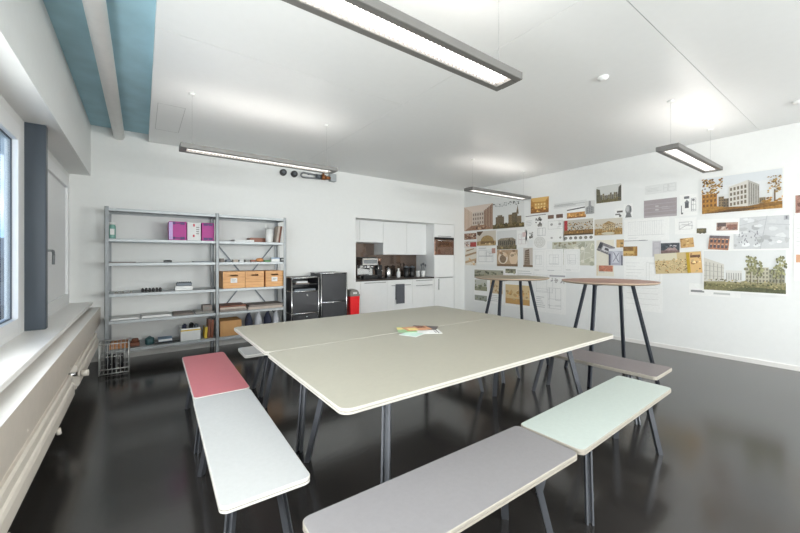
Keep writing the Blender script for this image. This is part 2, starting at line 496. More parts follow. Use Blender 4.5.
# outside
b = MB(); b.box(-1.62, FY, 2.90, -1.02, 9.0, 3.02)
for k in range(26): b.box(-1.6, -2.4 + k * 0.44, 2.84, -1.05, -2.37 + k * 0.44, 2.90)
tag(b.build('sunshade', M['extdark']), 'dark slatted sunshade over the window glass outside', 'sunshade')
o = thing('office_block', 'grey office building with dark window bands seen through the glass', 'building', (-14, 40, -12))
b = MB(); b.box(-32, 34, -12, 1.0, 48, 2.6); b.build('facade', M['extwall'], o, (-14, 40, -12))
for k in range(4):
    z = -9.6 + k * 3.1
    b = MB(); b.box(-31.5, 33.9, z, 0.6, 34.05, z + 1.6)
    for q in range(20): b.box(-31.5 + q * 1.65, 33.84, z, -31.38 + q * 1.65, 33.95, z + 1.6, mi=1)
    b.build('window_band', [M['extglass'], M['extwall']], o, (-14, 40, -12))
o = thing('hedge', 'green hedge in front of the office building outside', 'hedge', (-10, 26, -12))
b = MB()
hr = random.Random(3)
for k in range(90):
    x, y, z, r = hr.uniform(-22, 0), hr.uniform(24, 27), hr.uniform(-10, -2.2), hr.uniform(0.7, 1.5)
    b.lathe([(0.05, z - r), (r * .7, z - r * .7), (r, z), (r * .75, z + r * .65), (0.05, z + r)], x, y, n=7)
b.build('foliage', M['green'], o, (-10, 26, -12))
b = MB(); b.box(-80, 6.6, -12.3, 40, 120, -12)
struct(b.build('ground', M['green']))

# ------------------------------------------------------------------ radiators under the sill
prof = [(-0.52, 0.475), (-0.432, 0.475), (-0.424, 0.462), (-0.412, 0.462), (-0.404, 0.448), (-0.404, 0.405), (-0.396, 0.398), (-0.390, 0.380), (-0.390, 0.315), (-0.398, 0.300), (-0.412, 0.296), (-0.412, 0.275), (-0.52, 0.275)]
def radiator(label, y0, y1, valve):
    org = (-0.46, y0, 0.275)
    o = thing('radiator', label, 'radiator', org, 0, 'low radiators under the window sill')
    b = MB(); b.extrude_y(prof, y0, y1); b.build('body', M['radiator'], o, org)
    y = y0 + 0.5
    while y < y1:
        b = MB(); b.box(-0.708, y, 0.30, -0.52, y + 0.03, 0.46); b.build('bracket', M['radiator'], o, org)
        b = MB(); b.cyl((-0.402, y, 0.285), (-0.396, y, 0.25), 0.012, n=8); b.build('end_cap', M['radiator'], o, org); y += 1.0
    if valve:
        b = MB(); yv = y0 - 0.03
        b.cyl((-0.50, yv, 0.40), (-0.40, yv, 0.40), 0.016); b.tube([(-0.46, yv, 0.40), (-0.46, yv, 0.20), (-0.60, yv, 0.15)], 0.012)
        b.build('pipe', M['chrome'], o, org)
        b = MB(); b.cyl((-0.40, yv, 0.40), (-0.385, yv, 0.40), 0.022, n=16); b.cyl((-0.38, yv, 0.40), (-0.335, yv, 0.40), 0.024, n=16)
        b.build('valve_knob', M['radiator'], o, org)
radiator('long cream radiator under the glass window, ending short of the valve', -1.6, 3.45, False)
radiator('cream radiator with a round valve knob, near the metal shelves', 3.72, 5.2, True)

# ------------------------------------------------------------------ tables and benches
def channel_profile(ang, w=0.034, d=0.026, t=0.008):
    p = [(-w / 2, d / 2), (-w / 2, -d / 2), (w / 2, -d / 2), (w / 2, d / 2), (w / 2 - t, d / 2), (w / 2 - t, -d / 2 + t), (-w / 2 + t, -d / 2 + t), (-w / 2 + t, d / 2)]
    a = ang - math.pi / 2
    return [(x * math.cos(a) - y * math.sin(a), x * math.sin(a) + y * math.cos(a)) for x, y in p]

def board(x0, y0, x1, y1, z0, z1, r, top_mat, edge_mat):
    """a lino-topped board with a pale two-ply edge: materials 0 edge, 1 top, 2 joint"""
    mb = MB()
    h = z1 - z0; zm = (z0 + z1) / 2
    mb.slab(rrect(x0, y0, x1, y1, r, 6), [(z0, 0.003), (z0 + 0.003, 0), (zm - 0.0015, 0), (zm - 0.0012, 0.0015), (zm + 0.0012, 0.0015), (zm + 0.0015, 0), (z1 - 0.0025, 0), (z1, 0.0025)],
            0, 1, mids=[0, 0, 2, 2, 2, 0, 0])
    return mb

BL, BW, BH = 1.175, 0.335, 0.415
def bench(label, seat, x, y, rz, L=BL, W=BW):
    o = thing('bench', label, 'bench', (x, y, 0), rz, 'low benches around the meeting table')
    board(-L / 2, -W / 2, L / 2, W / 2, BH - 0.028, BH, 0.03, None, None).build('seat', [M['edge_white' if seat in ('white', 'pink') else 'edge'], M['seat_' + seat], M['groove']], o)
    for sx in (-1, 1):
        for sy in (-1, 1):
            lb = MB()
            pr = channel_profile(math.atan2(sy * 1.0, sx * 1.0))
            lb.sweep(pr, (sx * (L / 2 - 0.14), sy * 0.135, 0), (sx * (L / 2 - 0.225), sy * 0.085, BH - 0.03))
            lb.build('leg', M['leg'], o)
        br = MB()
        xb = sx * (L / 2 - 0.225)
        br.box(xb - 0.03, -0.11, BH - 0.036, xb + 0.03, 0.11, BH - 0.028)
        br.build('bracket', M['leg'], o)
    return o
bench('white bench standing end to end with the pink one, window side of the table', 'white', 0.4085, 1.965, R(88.2))
bench('pink bench standing end to end with the white one', 'pink', 0.4445, 3.13, R(88.7), 1.13)
bench('pale grey bench on the camera side of the table, beside the mint bench', 'grey', 1.02, 1.0, R(-0.8))
bench('mint green bench set end to end with the pale grey one', 'mint', 2.268, 1.012, R(1.9), 1.285)
bench('mauve grey bench across from the white one, its end by the mint bench', 'mauve', 3.25, 1.605, R(92.0), BL, 0.385)
bench('grey bench nearly hidden under the table, beyond the mauve one', 'grey', 3.16, 2.80, R(91.0))
bench('white bench tucked behind the far edge of the table, one corner showing', 'white', 1.345, 3.575, R(-1))

TH = 0.715
def table(label, x0, y0, x1, y1):
    cx, cy = (x0 + x1) / 2, (y0 + y1) / 2
    o = thing('meeting_table', label, 'table', (cx, cy, 0), 0, 'two tables pushed together')
    a, c = (x1 - x0) / 2, (y1 - y0) / 2
    board(-a, -c, a, c, TH - 0.026, TH, 0.045, None, None).build('tabletop', [M['edge_table'], M['table'], M['groove']], o)
    for sx in (-1, 1):
        for sy in (-1, 1):
            lb = MB()
            lb.sweep(channel_profile(math.atan2(sy * 1.0, sx * 1.0), 0.040, 0.030, 0.009), (sx * (a - 0.235), sy * (c - 0.07), 0), (sx * (a - 0.34), sy * (c - 0.205), TH - 0.03))
            lb.build('leg', M['leg'], o)
        xb = sx * (a - 0.34)
        br = MB(); br.box(xb - 0.035, -(c - 0.17), TH - 0.05, xb + 0.035, c - 0.17, TH - 0.026); br.build('crossbar', M['leg'], o)
    return o
table('olive-grey meeting table closer to the pale grey bench', 0.622, 1.226, 2.92, 2.2555)
table('olive-grey meeting table closer to the shelves and kitchen', 0.622, 2.2585, 2.92, 3.245)

def high_table(label, top, x, y, turn, D=0.925, H=1.05):
    o = thing('high_table', label, 'table', (x, y, 0), 0, 'round standing tables')
    b = MB(); r = D / 2
    b.lathe([(r - 0.03, H - 0.024), (r - 0.004, H - 0.012), (r, H - 0.006), (r - 0.002, H)], 0, 0, n=64, mids=[0, 0, 0, 1])
    b.build('tabletop', [M['edge_ht'], M[top]], o)
    b = MB(); ca, sa = math.cos(R(turn)), math.sin(R(turn)); b.add([(p * ca - q * sa, p * sa + q * ca, z) for z in (H - 0.045, H - 0.024) for p, q in ((-0.26, -0.02), (-0.02, -0.02), (-0.02, -0.26), (0.02, -0.26), (0.02, -0.02), (0.26, -0.02), (0.26, 0.02), (0.02, 0.02), (0.02, 0.26), (-0.02, 0.26), (-0.02, 0.02), (-0.26, 0.02))], [tuple(range(11, -1, -1)), tuple(range(12, 24))] + [(k, (k + 1) % 12, 12 + (k + 1) % 12, 12 + k) for k in range(12)])
    b.build('crossbar', M['legdark'], o)
    for k in range(4):
        t = R(turn + 90 * k)
        lb = MB()
        lb.sweep(channel_profile(t, 0.031, 0.026, 0.008), (0.465 * math.cos(t + R(8)), 0.465 * math.sin(t + R(8)), 0), (0.25 * math.cos(t), 0.25 * math.sin(t), H - 0.04))
        lb.build('leg', M['legdark'], o)
high_table('round standing table with a reddish brown top', 'ht_red', 4.10, 1.797, -95)
high_table('round standing table with an olive brown top, by the pinned panorama sheet', 'ht_olive', 3.868, 2.88, -82)

# leaflets on the table
def leaflet(label, x, y, rz, z, w, d, mats, marks, tilt=0.0):
    o = MB()
    o.box(-w / 2, -d / 2, 0, w / 2, d / 2, 0.0022)
    for (a, b0, c, d0, mi) in marks: o.box(-w / 2 + a * w, -d / 2 + b0 * d, 0.0022, -w / 2 + c * w, -d / 2 + d0 * d, 0.0026, mi=mi)
    ob = o.build('leaflet', mats)
    ob.location = (x, y, z); ob.rotation_euler = (0, tilt, rz)
    tag(ob, label, 'leaflet', 'leaflets fanned out on the meeting table')
mg = mat('mint_print', (200, 226, 212), 0.5); og = mat('orange_print', (196, 142, 104), 0.5); dk = mat('dark_print', (92, 84, 84), 0.5); gn = mat('green_print', (150, 186, 140), 0.5); yl = mat('yellow_print', (226, 206, 130), 0.5)
leaflet('white leaflet at the bottom of the fan on the table', 1.82, 2.14, R(62), TH, 0.148, 0.21, [M['paper'], dk], [(.1, .1, .9, .14, 1), (.1, .2, .7, .23, 1)])
leaflet('pale leaflet with a mint green band, on the white one', 1.69, 2.14, R(112), TH + 0.003, 0.148, 0.21, [M['paper'], mg], [(.05, .35, .95, .95, 1), (.1, .1, .8, .13, 1)])
leaflet('dark grey leaflet beside the mint one', 1.90, 2.27, R(40), TH + 0.003, 0.148, 0.21, [dk, M['paper']], [(.1, .7, .8, .75, 1)])
leaflet('green and yellow leaflet half under the orange one', 1.72, 2.28, R(150), TH + 0.006, 0.148, 0.21, [gn, yl], [(.0, .1, 1, .5, 1)])
leaflet('orange printed leaflet topmost in the fan', 1.81, 2.26, R(75), TH + 0.009, 0.148, 0.21, [og, yl, M['brown']], [(.1, .55, .6, .9, 1), (.5, .1, .95, .45, 2)])

# ------------------------------------------------------------------ pendant lamps
def pendant(label, x0, x1, yc, z=2.35, w=0.19):
    org = ((x0 + x1) / 2, yc, z)
    o = thing('pendant_lamp', label, 'lamp', org, 0, 'long hanging office lamps')
    y0, y1 = yc - w / 2, yc + w / 2
    h, rim, e = 0.045, 0.042, 0.055
    b = MB()
    b.box(x0, y0, z, x1, y0 + rim, z + h, c=0.003); b.box(x0, y1 - rim, z, x1, y1, z + h, c=0.003)
    b.box(x0, y0 + rim, z, x0 + e, y1 - rim, z + h); b.box(x1 - e, y0 + rim, z, x1, y1 - rim, z + h)
    b.build('housing', M['alu'], o, org)
    b = MB(); b.box(x0 + e, y0 + rim, z + 0.024, x1 - e, y1 - rim, z + 0.028); b.build('diffuser', M['glow'], o, org)
    b = MB(); b.box(x0 + e, y0 + rim, z + 0.036, x1 - e, y1 - rim, z + 0.040); b.build('uplight', M['glow_up'], o, org)
    b = MB()
    n = int((x1 - x0 - 2 * e) / 0.028)
    for k in range(1, n):
        x = x0 + e + k * (x1 - x0 - 2 * e) / n
        b.box(x - 0.0015, y0 + rim, z + 0.010, x + 0.0015, y1 - rim, z + 0.023)
    b.box(x0 + e, yc - 0.0015, z + 0.010, x1 - e, yc + 0.0015, z + 0.023)
    b.build('louvre', M['louvre'], o, org)
    for x in (x0 + 0.10, x1 - 0.10):
        b = MB(); b.box(x - 0.006, y0 + 0.01, z + h, x + 0.006, y1 - 0.01, z + h + 0.004); b.build('hanger', M['alu'], o, org)
        b = MB(); b.cyl((x, yc, z + h + 0.004), (x, yc, CZ), 0.0009, n=6); b.build('wire', M['wire'], o, org)
        b = MB(); b.lathe([(0.024, CZ - 0.018), (0.028, CZ - 0.012), (0.028, CZ)], x, yc, n=16); b.build('ceiling_cup', M['white'], o, org)
pendant('long hanging lamp over the meeting table, cut by the top of the picture', 0.30, 1.82, 1.367)
pendant('hanging lamp near the picture wall, beside the golden building print', 4.13, 5.65, 1.27)
pendant('hanging lamp in front of the black round wall sockets and blue ceiling end', 0.285, 1.85, 3.87, 2.305)
pendant('hanging lamp in the corner over the small pinned sheets', 4.12, 5.64, 3.86)
pendant('hanging lamp behind the viewpoint on the window side', 0.30, 1.82, -1.2)  # this lamp and the next are added out of view for more light
pendant('hanging lamp behind the viewpoint on the picture wall side', 4.13, 5.65, -1.2)

for (x, y, lb) in ((3.203, 1.445, 'small round smoke detector in the middle of the ceiling'), (5.256, 0.532, 'round ceiling detector near the picture wall')):
    b = MB(); b.lathe([(0.015, CZ - 0.028), (0.03, CZ - 0.025), (0.036, CZ - 0.014), (0.042, CZ - 0.011), (0.043, CZ)], x, y, n=24)
    tag(b.build('smoke_detector', M['white'], None, (x, y, CZ)), lb, 'detector', 'ceiling detectors')

# sockets and plumbing high on the back wall
for x, lb in ((1.868, 'black round socket on the back wall, farther from the brass valve'), (2.05, 'black round socket on the back wall, beside the grey pipe bend')):
    org = (x, BY, 2.69)
    o = thing('wall_socket', lb, 'socket', org, 0, 'black round wall sockets')
    b = MB(); b.cyl((x, BY, 2.69), (x, BY - 0.05, 2.69), 0.055, 0.05, n=20); b.build('housing', M['blackplastic'], o, org)
    b = MB(); b.cyl((x, BY - 0.05, 2.69), (x, BY - 0.056, 2.69), 0.026, n=16); b.build('plug', M['seal'], o, org)
org = (2.4, BY, 2.69)
o = thing('valve_assembly', 'grey pipe bend with a brown brass valve, high on the back wall', 'valve', org)
b = MB(); b.tube([(2.44, BY - 0.06, 2.715), (2.19, BY - 0.06, 2.725), (2.155, BY - 0.06, 2.70), (2.155, BY - 0.06, 2.66), (2.19, BY - 0.06, 2.645), (2.50, BY - 0.06, 2.66)], 0.014); b.cyl((2.3, BY - 0.06, 2.72), (2.3, BY, 2.72), 0.012)
b.build('pipe', M['steel'], o, org)
b = MB(); b.cyl((2.42, BY - 0.06, 2.69), (2.50, BY - 0.06, 2.69), 0.04); b.build('coupling', M['steeldark'], o, org)
b = MB(); b.cyl((2.51, BY - 0.07, 2.69), (2.58, BY - 0.07, 2.69), 0.045); b.cyl((2.58, BY - 0.07, 2.69), (2.67, BY - 0.07, 2.69), 0.03); b.cyl((2.545, BY - 0.07, 2.69), (2.545, BY - 0.07, 2.76), 0.02); b.build('brass_valve', M['brass'], o, org)
b = MB(); b.box(2.67, BY - 0.10, 2.64, 2.78, BY, 2.77, c=0.006); b.build('junction_box', M['shelfsteel'], o, org)

# ------------------------------------------------------------------ metal shelving
SX = (-0.35, 0.83, 1.765); SY0, SY1 = 5.35, 5.80
SZ = (0.213, 0.552, 0.872, 1.238, 1.525, 1.885)
org = (0.7, 5.57, 0)
shelf = thing('shelving_unit', 'grey metal shelving unit of two bays against the back wall', 'shelves', org)
for i, x in enumerate(SX):
    for y in (SY0, SY1):
        b = MB(); sy = 1 if y == SY0 else -1
        w = 0.04
        xa = x - 0.02 if i == 1 else (x if i == 0 else x - w)
        b.box(xa, y, 0, xa + w, y + sy * 0.004, 1.90)
        xs = xa if i != 2 else xa + w - 0.004
        b.box(xs, y, 0, xs + 0.004, y + sy * 0.04, 1.90)
        if i == 1: b.box(xa + w - 0.004, y, 0, xa + w, y + sy * 0.04, 1.90)
        b.build('post', M['steel'], shelf, org)
for x0, x1 in ((SX[0] + 0.006, SX[1] - 0.022), (SX[1] + 0.022, SX[2] - 0.006)):
    for z in SZ:
        b = MB(); t = 0.034
        b.box(x0, SY0 + 0.006, z - 0.003, x1, SY1 - 0.006, z - 0.0008)
        b.box(x0, SY0 + 0.006, z - t, x1, SY0 + 0.009, z - 0.002); b.box(x0, SY1 - 0.009, z - t, x1, SY1 - 0.006, z - 0.002)
        b.box(x0, SY0 + 0.009, z - t, x0 + 0.003, SY1 - 0.009, z - 0.002); b.box(x1 - 0.003, SY0 + 0.009, z - t, x1, SY1 - 0.009, z - 0.002)
        b.build('shelf', M['shelfsteel'], shelf, org)
for (xa, za, xb, zb) in ((SX[1], 1.58, SX[2], 0.36), (SX[1], 0.36, SX[2], 1.58)):
    b = MB(); w = 0.018; yo = SY1 + (0.004 if zb < za else 0.009)
    dx, dz = xb - xa, zb - za; ln = math.hypot(dx, dz); nx, nz = -dz / ln * w / 2, dx / ln * w / 2
    q = [(xa + nx, za + nz), (xb + nx, zb + nz), (xb - nx, zb - nz), (xa - nx, za - nz)]
    b.add([(p[0], yo, p[1]) for p in q] + [(p[0], yo + 0.004, p[1]) for p in q], [(0, 1, 2, 3), (7, 6, 5, 4), (0, 4, 5, 1), (1, 5, 6, 2), (2, 6, 7, 3), (3, 7, 4, 0)])
    b.build('brace', M['steeldark'], shelf, org)
for x in (SX[0] + 0.006, SX[2] - 0.010):
    b = MB(); q = [(5.40, 0.1), (5.40, 0.12), (5.76, 1.80), (5.76, 1.78)]
    b.add([(x, p[0], p[1]) for p in q] + [(x + 0.003, p[0], p[1]) for p in q], [(0, 1, 2, 3), (7, 6, 5, 4), (0, 4, 5, 1), (1, 5, 6, 2), (2, 6, 7, 3), (3, 7, 4, 0)])
    b.build('side_brace', M['steeldark'], shelf, org)

def item(name, label, cat, mb, mats, org, group=None, bevel=0.0):
    o = mb.build(name, mats, None, org, bevel)
    return tag(o, label, cat, group)
z2, z3, z4, z5, z6 = SZ[4], SZ[3], SZ[2], SZ[1], SZ[0]
# second tier from the top
b = MB(); b.lathe([(0.03, z2), (0.032, z2 + 0.01), (0.032, z2 + 0.15), (0.026, z2 + 0.165), (0.026, z2 + 0.172), (0.031, z2 + 0.174), (0.031, z2 + 0.20)], -0.285, 5.5, mids=[0, 0, 0, 0, 1, 1, 1])
b.box(-0.305, 5.466, z2 + 0.05, -0.265, 5.472, z2 + 0.12, mi=1)
item('glass_jar', 'green glass jar with a pale lid at the end of the upper shelf', 'jar', b, [M['jar'], M['white']], (-0.285, 5.5, z2))
def magbox(label, x0, x1):
    org = ((x0 + x1) / 2, 5.55, z2)
    o = thing('card_box', label, 'box', org, 0, 'magenta boxes on the upper shelf')
    b = MB(); b.box(x0, 5.44, z2, x1, 5.70, z2 + 0.245, c=0.004); b.build('carton', M['magenta'], o, org)
    for zz0, zz1 in ((z2 + 0.012, z2 + 0.045), (z2 + 0.205, z2 + 0.238)):
        b = MB(); b.box(x0 + 0.02, 5.436, zz0, x0 + 0.07, 5.44, zz1); b.box(x1 - 0.07, 5.436, zz0, x1 - 0.02, 5.44, zz1)
        b.box(x0 + 0.07, 5.437, zz0 + 0.012, x1 - 0.07, 5.44, zz1 - 0.008)
        b.build('printed_band', M['purple'], o, org)
    return o, org
o, org = magbox('magenta box with a lilac edge, beside the white card', 0.282, 0.478)
b = MB(); b.box(0.282, 5.434, z2 + 0.01, 0.325, 5.438, z2 + 0.235); b.build('lilac_strip', M['lilac'], o, org)
magbox('magenta box at the middle post of the shelves', 0.655, 0.805)
b = MB(); b.box(0.488, 5.46, z2, 0.646, 5.68, z2 + 0.245, c=0.003); b.box(0.555, 5.457, z2 + 0.19, 0.575, 5.46, z2 + 0.225, mi=1); b.box(0.552, 5.457, z2 + 0.05, 0.572, 5.46, z2 + 0.08, mi=1)
for k in range(4): b.box(0.59, 5.457, z2 + 0.09 + 0.028 * k, 0.625, 5.46, z2 + 0.10 + 0.028 * k, mi=2)
item('card_box', 'white box with small red marks between the two magenta ones', 'box', b, [M['paper'], M['inkred'], M['greyboard']], (0.56, 5.57, z2))
b = MB(); b.box(1.06, 5.42, z2, 1.32, 5.7, z2 + 0.03); item('paper_sheet', 'flat white paper on the upper shelf of the bay with wooden boxes', 'paper', b, M['paper'], (1.2, 5.55, z2))
b = MB(); b.box(1.30, 5.58, z2, 1.56, 5.78, z2 + 0.008); b.box(1.30, 5.58, z2 + 0.008, 1.56, 5.59, z2 + 0.07, mi=0); b.box(1.30, 5.77, z2 + 0.008, 1.56, 5.78, z2 + 0.07); b.box(1.30, 5.59, z2 + 0.008, 1.31, 5.77, z2 + 0.07); b.box(1.55, 5.59, z2 + 0.008, 1.56, 5.77, z2 + 0.07)
item('wooden_tray', 'low brown wooden tray on the upper shelf', 'tray', b, M['woodred'], (1.43, 5.68, z2))
zp = z2 + 0.001
b = MB(); b.lathe([(0.045, zp), (0.05, zp + 0.01), (0.06, zp + 0.20), (0.056, zp + 0.20), (0.046, zp + 0.014)], 1.555, 5.50); b.tube([(1.505, 5.44, zp + 0.19), (1.475, 5.42, zp + 0.255), (1.485, 5.44, zp + 0.27), (1.545, 5.5, zp + 0.21)], 0.01)
item('pitcher', 'white plastic pitcher beside the leaning books', 'pitcher', b, M['white'], (1.555, 5.5, z2))
def book(label, x, y, z, w, h, d, lean, mats, group, name='book'):
    o = thing(name, label, 'book', (x, y, z + w * math.sin(lean) + 0.001), 0, group); o.rotation_euler = (0, lean, 0)
    b = MB(); b.box(0, 0, 0, 0.003, d, h); b.box(w - 0.003, 0, 0, w, d, h); b.box(0.003, 0, 0, w - 0.003, 0.003, h); b.build('cover', mats[0], o)
    b = MB(); b.box(0.003, 0.003, 0.004, w - 0.003, d - 0.005, h - 0.004); b.build('pages', M['paper'], o)
book('tan book leaning towards the shelf end', 1.638, 5.42, z2, 0.028, 0.25, 0.19, R(8), [M['beigeboard']], 'books leaning on the upper shelf')
book('dark brown book leaning at the shelf end post', 1.672, 5.44, z2, 0.028, 0.25, 0.19, R(8), [M['brown']], 'books leaning on the upper shelf')
# third tier
b = MB(); b.box(-0.32, 5.4, z3, -0.06, 5.7, z3 + 0.008); item('cardboard_sheet', 'thin grey sheet at the window end of the eye-level shelf', 'sheet', b, M['greyboard'], (-0.2, 5.5, z3))
b = MB(); b.box(0.225, 5.42, z3, 0.315, 5.50, z3 + 0.028, c=0.004); b.box(0.24, 5.42, z3 + 0.028, 0.30, 5.48, z3 + 0.032, mi=1); item('tape_case', 'small dark case on the eye-level shelf', 'case', b, [M['blackplastic'], M['seal']], (0.27, 5.46, z3), bevel=0.002)
b = MB(); b.box(0.56, 5.40, z3, 0.78, 5.62, z3 + 0.012); item('folder', 'thin dark folder near the middle post', 'folder', b, M['steeldark'], (0.67, 5.5, z3))
names3 = [(0.875, 0.05, 0.05, 'greyboard', 'dark lump of a stamp box'), (0.95, 0.06, 0.035, 'steeldark', 'grey tin'), (1.04, 0.06, 0.035, 'beigeboard', 'beige tin'), (1.12, 0.055, 0.03, 'paper', 'white tin'), (1.20, 0.06, 0.033, 'lid', 'olive grey tin')]
for i, (x, w, h, m_, nm) in enumerate(names3):
    b = MB(); b.box(x, 5.41, z3, x + w, 5.50, z3 + h, c=0.003); b.box(x - 0.001, 5.409, z3 + h * 0.62, x + w + 0.001, 5.501, z3 + h * 0.68, mi=1)
    lb = ['brown-grey stamp box closest to the middle post', 'grey tin second in the row of small tins', 'beige tin in the middle of the row', 'white tin fourth in the row of small tins', 'olive grey tin beside the small dark block'][i]
    item('small_tin', lb + ' on the eye-level shelf', 'tin', b, [M[m_], M['seal']], (x, 5.45, z3), 'row of small tins')
b = MB(); b.box(1.275, 5.42, z3, 1.34, 5.48, z3 + 0.03, c=0.004); item('wood_block', 'small dark block beside the orange clay lump', 'block', b, M['woodred'], (1.3, 5.45, z3))
b = MB(); b.lathe([(0.02, z3), (0.052, z3 + 0.008), (0.056, z3 + 0.03), (0.04, z3 + 0.05), (0.01, z3 + 0.056)], 1.405, 5.45, n=14); item('clay_lump', 'orange clay lump on the eye-level shelf', 'clay', b, M['orangecard'], (1.405, 5.45, z3))
b = MB(); b.box(1.47, 5.42, z3, 1.555, 5.5, z3 + 0.022, c=0.003); item('sponge', 'green sponge next to the white and blue carton', 'sponge', b, mat('green_sponge', (98, 150, 96), 0.8), (1.51, 5.45, z3))
b = MB(); b.box(1.565, 5.42, z3, 1.69, 5.52, z3 + 0.062, c=0.002); b.box(1.565, 5.417, z3 + 0.045, 1.69, 5.42, z3 + 0.062, mi=1); item('carton', 'white carton with a blue band on the eye-level shelf', 'carton', b, [M['paper'], M['bluecard']], (1.63, 5.46, z3))
b = MB(); b.box(1.70, 5.42, z3, 1.755, 5.52, z3 + 0.06, c=0.003); b.box(1.71, 5.416, z3 + 0.02, 1.745, 5.42, z3 + 0.045, mi=1); item('card_case', 'dark case at the end post of the eye-level shelf', 'case', b, [M['blackplastic'], M['paper']], (1.72, 5.46, z3))
# fourth tier
for i in range(6):
    x = 0.01 + i * 0.036
    b = MB(); b.lathe([(0.006, z4), (0.0165, z4 + 0.006), (0.0178, z4 + 0.026), (0.013, z4 + 0.044), (0.003, z4 + 0.052)], x, 5.43, n=12)
    item('pine_cone', 'small dark pine cone in the row of six on the middle shelf', 'cone', b, M['conedark'], (x, 5.43, z4), 'row of six dark cones')
b = MB(); b.box(0.35, 5.43, z4, 0.55, 5.56, z4 + 0.055, c=0.003); item('white_box', 'low white box under the dark stamp holder', 'box', b, M['paper'], (0.45, 5.5, z4))
b = MB(); b.box(0.365, 5.44, z4 + 0.055, 0.54, 5.55, z4 + 0.098, mi=0, c=0.006)
for k in range(8): b.cyl((0.378 + k * 0.021, 5.46, z4 + 0.098), (0.378 + k * 0.021, 5.46, z4 + 0.112), 0.007, n=8, mi=0)
item('stamp_holder', 'dark stamp holder lying on the low white box', 'holder', b, M['steeldark'], (0.45, 5.5, z4 + 0.055))
for i, (x, lb) in enumerate(((-0.26, 'tiny grey clip at the window end of the middle shelf'), (-0.20, 'tiny grey clip beside the first one on the middle shelf'), (-0.12, 'tiny grey clip closest to the pine cones'))):
    b = MB(); b.box(x, 5.42, z4, x + 0.03, 5.44, z4 + 0.016, c=0.002); b.box(x + 0.008, 5.42, z4 + 0.016, x + 0.022, 5.44, z4 + 0.024); item('clip', lb, 'clip', b, M['lid'], (x, 5.43, z4), 'tiny clips on the middle shelf')
def wbox(label, x0, x1, has_label):
    org = ((x0 + x1) / 2, 5.55, z4)
    o = thing('wooden_box', label, 'box', org, 0, 'honey wood boxes on the shelf')
    y0, y1, h = 5.39, 5.74, 0.225
    b = MB(); t = 0.009; c = (x0 + x1) / 2
    b.box(x0, y1 - t, z4, x1, y1, z4 + h); b.box(x0, y0 + t, z4, x0 + t, y1 - t, z4 + h); b.box(x1 - t, y0 + t, z4, x1, y1 - t, z4 + h); b.box(x0 + t, y0 + t, z4, x1 - t, y1 - t, z4 + t)
    # front with a hand slot
    b.box(x0, y0, z4, x1, y0 + t, z4 + 0.165); b.box(x0, y0, z4 + 0.187, x1, y0 + t, z4 + h)
    b.box(x0, y0, z4 + 0.165, c - 0.05, y0 + t, z4 + 0.187); b.box(c + 0.05, y0, z4 + 0.165, x1, y0 + t, z4 + 0.187)
    b.build('body', M['wood'], o, org)
    b = MB(); b.box(x0, y0 + 0.001, z4 + h, x1, y1, z4 + h + 0.008); b.build('lid', M['wood'], o, org)
    if has_label:
        b = MB(); b.box(c - 0.045, y0 - 0.002, z4 + 0.075, c + 0.04, y0, z4 + 0.140)
        b.box(c - 0.03, y0 - 0.003, z4 + 0.115, c + 0.025, y0 - 0.002, z4 + 0.121, mi=1); b.box(c - 0.03, y0 - 0.003, z4 + 0.098, c + 0.01, y0 - 0.002, z4 + 0.104, mi=1)
        b.build('paper_label', [M['paper'], M['greyboard']], o, org)
wbox('honey wood box with a white label, next to the middle post', 0.905, 1.188, True)
wbox('honey wood box without a label, between the two labelled ones', 1.195, 1.45, False)
wbox('honey wood box with a white label, at the end post', 1.475, 1.735, True)
# fifth tier
for i, (x0, x1, dz, lb, m_) in enumerate(((-0.30, -0.02, 0.012, 'thin white sheets at the window end of the low shelf', 'paper'), (0.0, 0.31, 0.02, 'white paper pile in the middle of the low shelf', 'paper'), (0.33, 0.56, 0.014, 'grey card pile beside the white paper pile', 'greyboard'), (0.575, 0.80, 0.022, 'thick grey card pile under the small grey box', 'lid'))):
    b = MB(); b.box(x0, 5.40, z5, x1, 5.72, z5 + dz, c=0.002); b.box(x0 + 0.01, 5.41, z5 + dz, x1 - 0.02, 5.70, z5 + dz + 0.006)
    item('paper_ream', lb, 'paper', b, M[m_], ((x0 + x1) / 2, 5.55, z5), 'paper piles on the low shelf')
b = MB(); b.box(0.665, 5.42, z5 + 0.028, 0.775, 5.58, z5 + 0.105, c=0.003); b.box(0.68, 5.416, z5 + 0.05, 0.74, 5.42, z5 + 0.08, mi=1); item('grey_box', 'small grey box on the thick card pile', 'box', b, [M['greyboard'], M['lid']], (0.72, 5.5, z5 + 0.028))
zz = z5
for i, (x0, x1, dz, m_, lb) in enumerate(((0.86, 1.22, 0.03, 'greyboard', 'lowest brown-grey board of the pile next to the middle post'), (0.87, 1.20, 0.026, 'beigeboard', 'middle beige board of the pile next to the middle post'), (0.86, 1.21, 0.022, 'brown', 'topmost brown board of the pile next to the middle post'))):
    b = MB(); b.box(x0, 5.39 + 0.01 * i, zz, x1, 5.74, zz + dz, c=0.002); item('model_board', lb, 'board', b, M[m_], ((x0 + x1) / 2, 5.55, zz), 'boards on the low shelf'); zz += dz
zz = z5
for i, (x0, x1, dz, m_, lb) in enumerate(((1.235, 1.72, 0.035, 'beigeboard', 'lowest long beige board at the end post'), (1.25, 1.735, 0.026, 'greyboard', 'topmost long grey board at the end post'))):
    b = MB(); b.box(x0, 5.39 + 0.01 * i, zz, x1, 5.74, zz + dz, c=0.002); item('model_board', lb, 'board', b, M[m_], ((x0 + x1) / 2, 5.55, zz), 'boards on the low shelf'); zz += dz
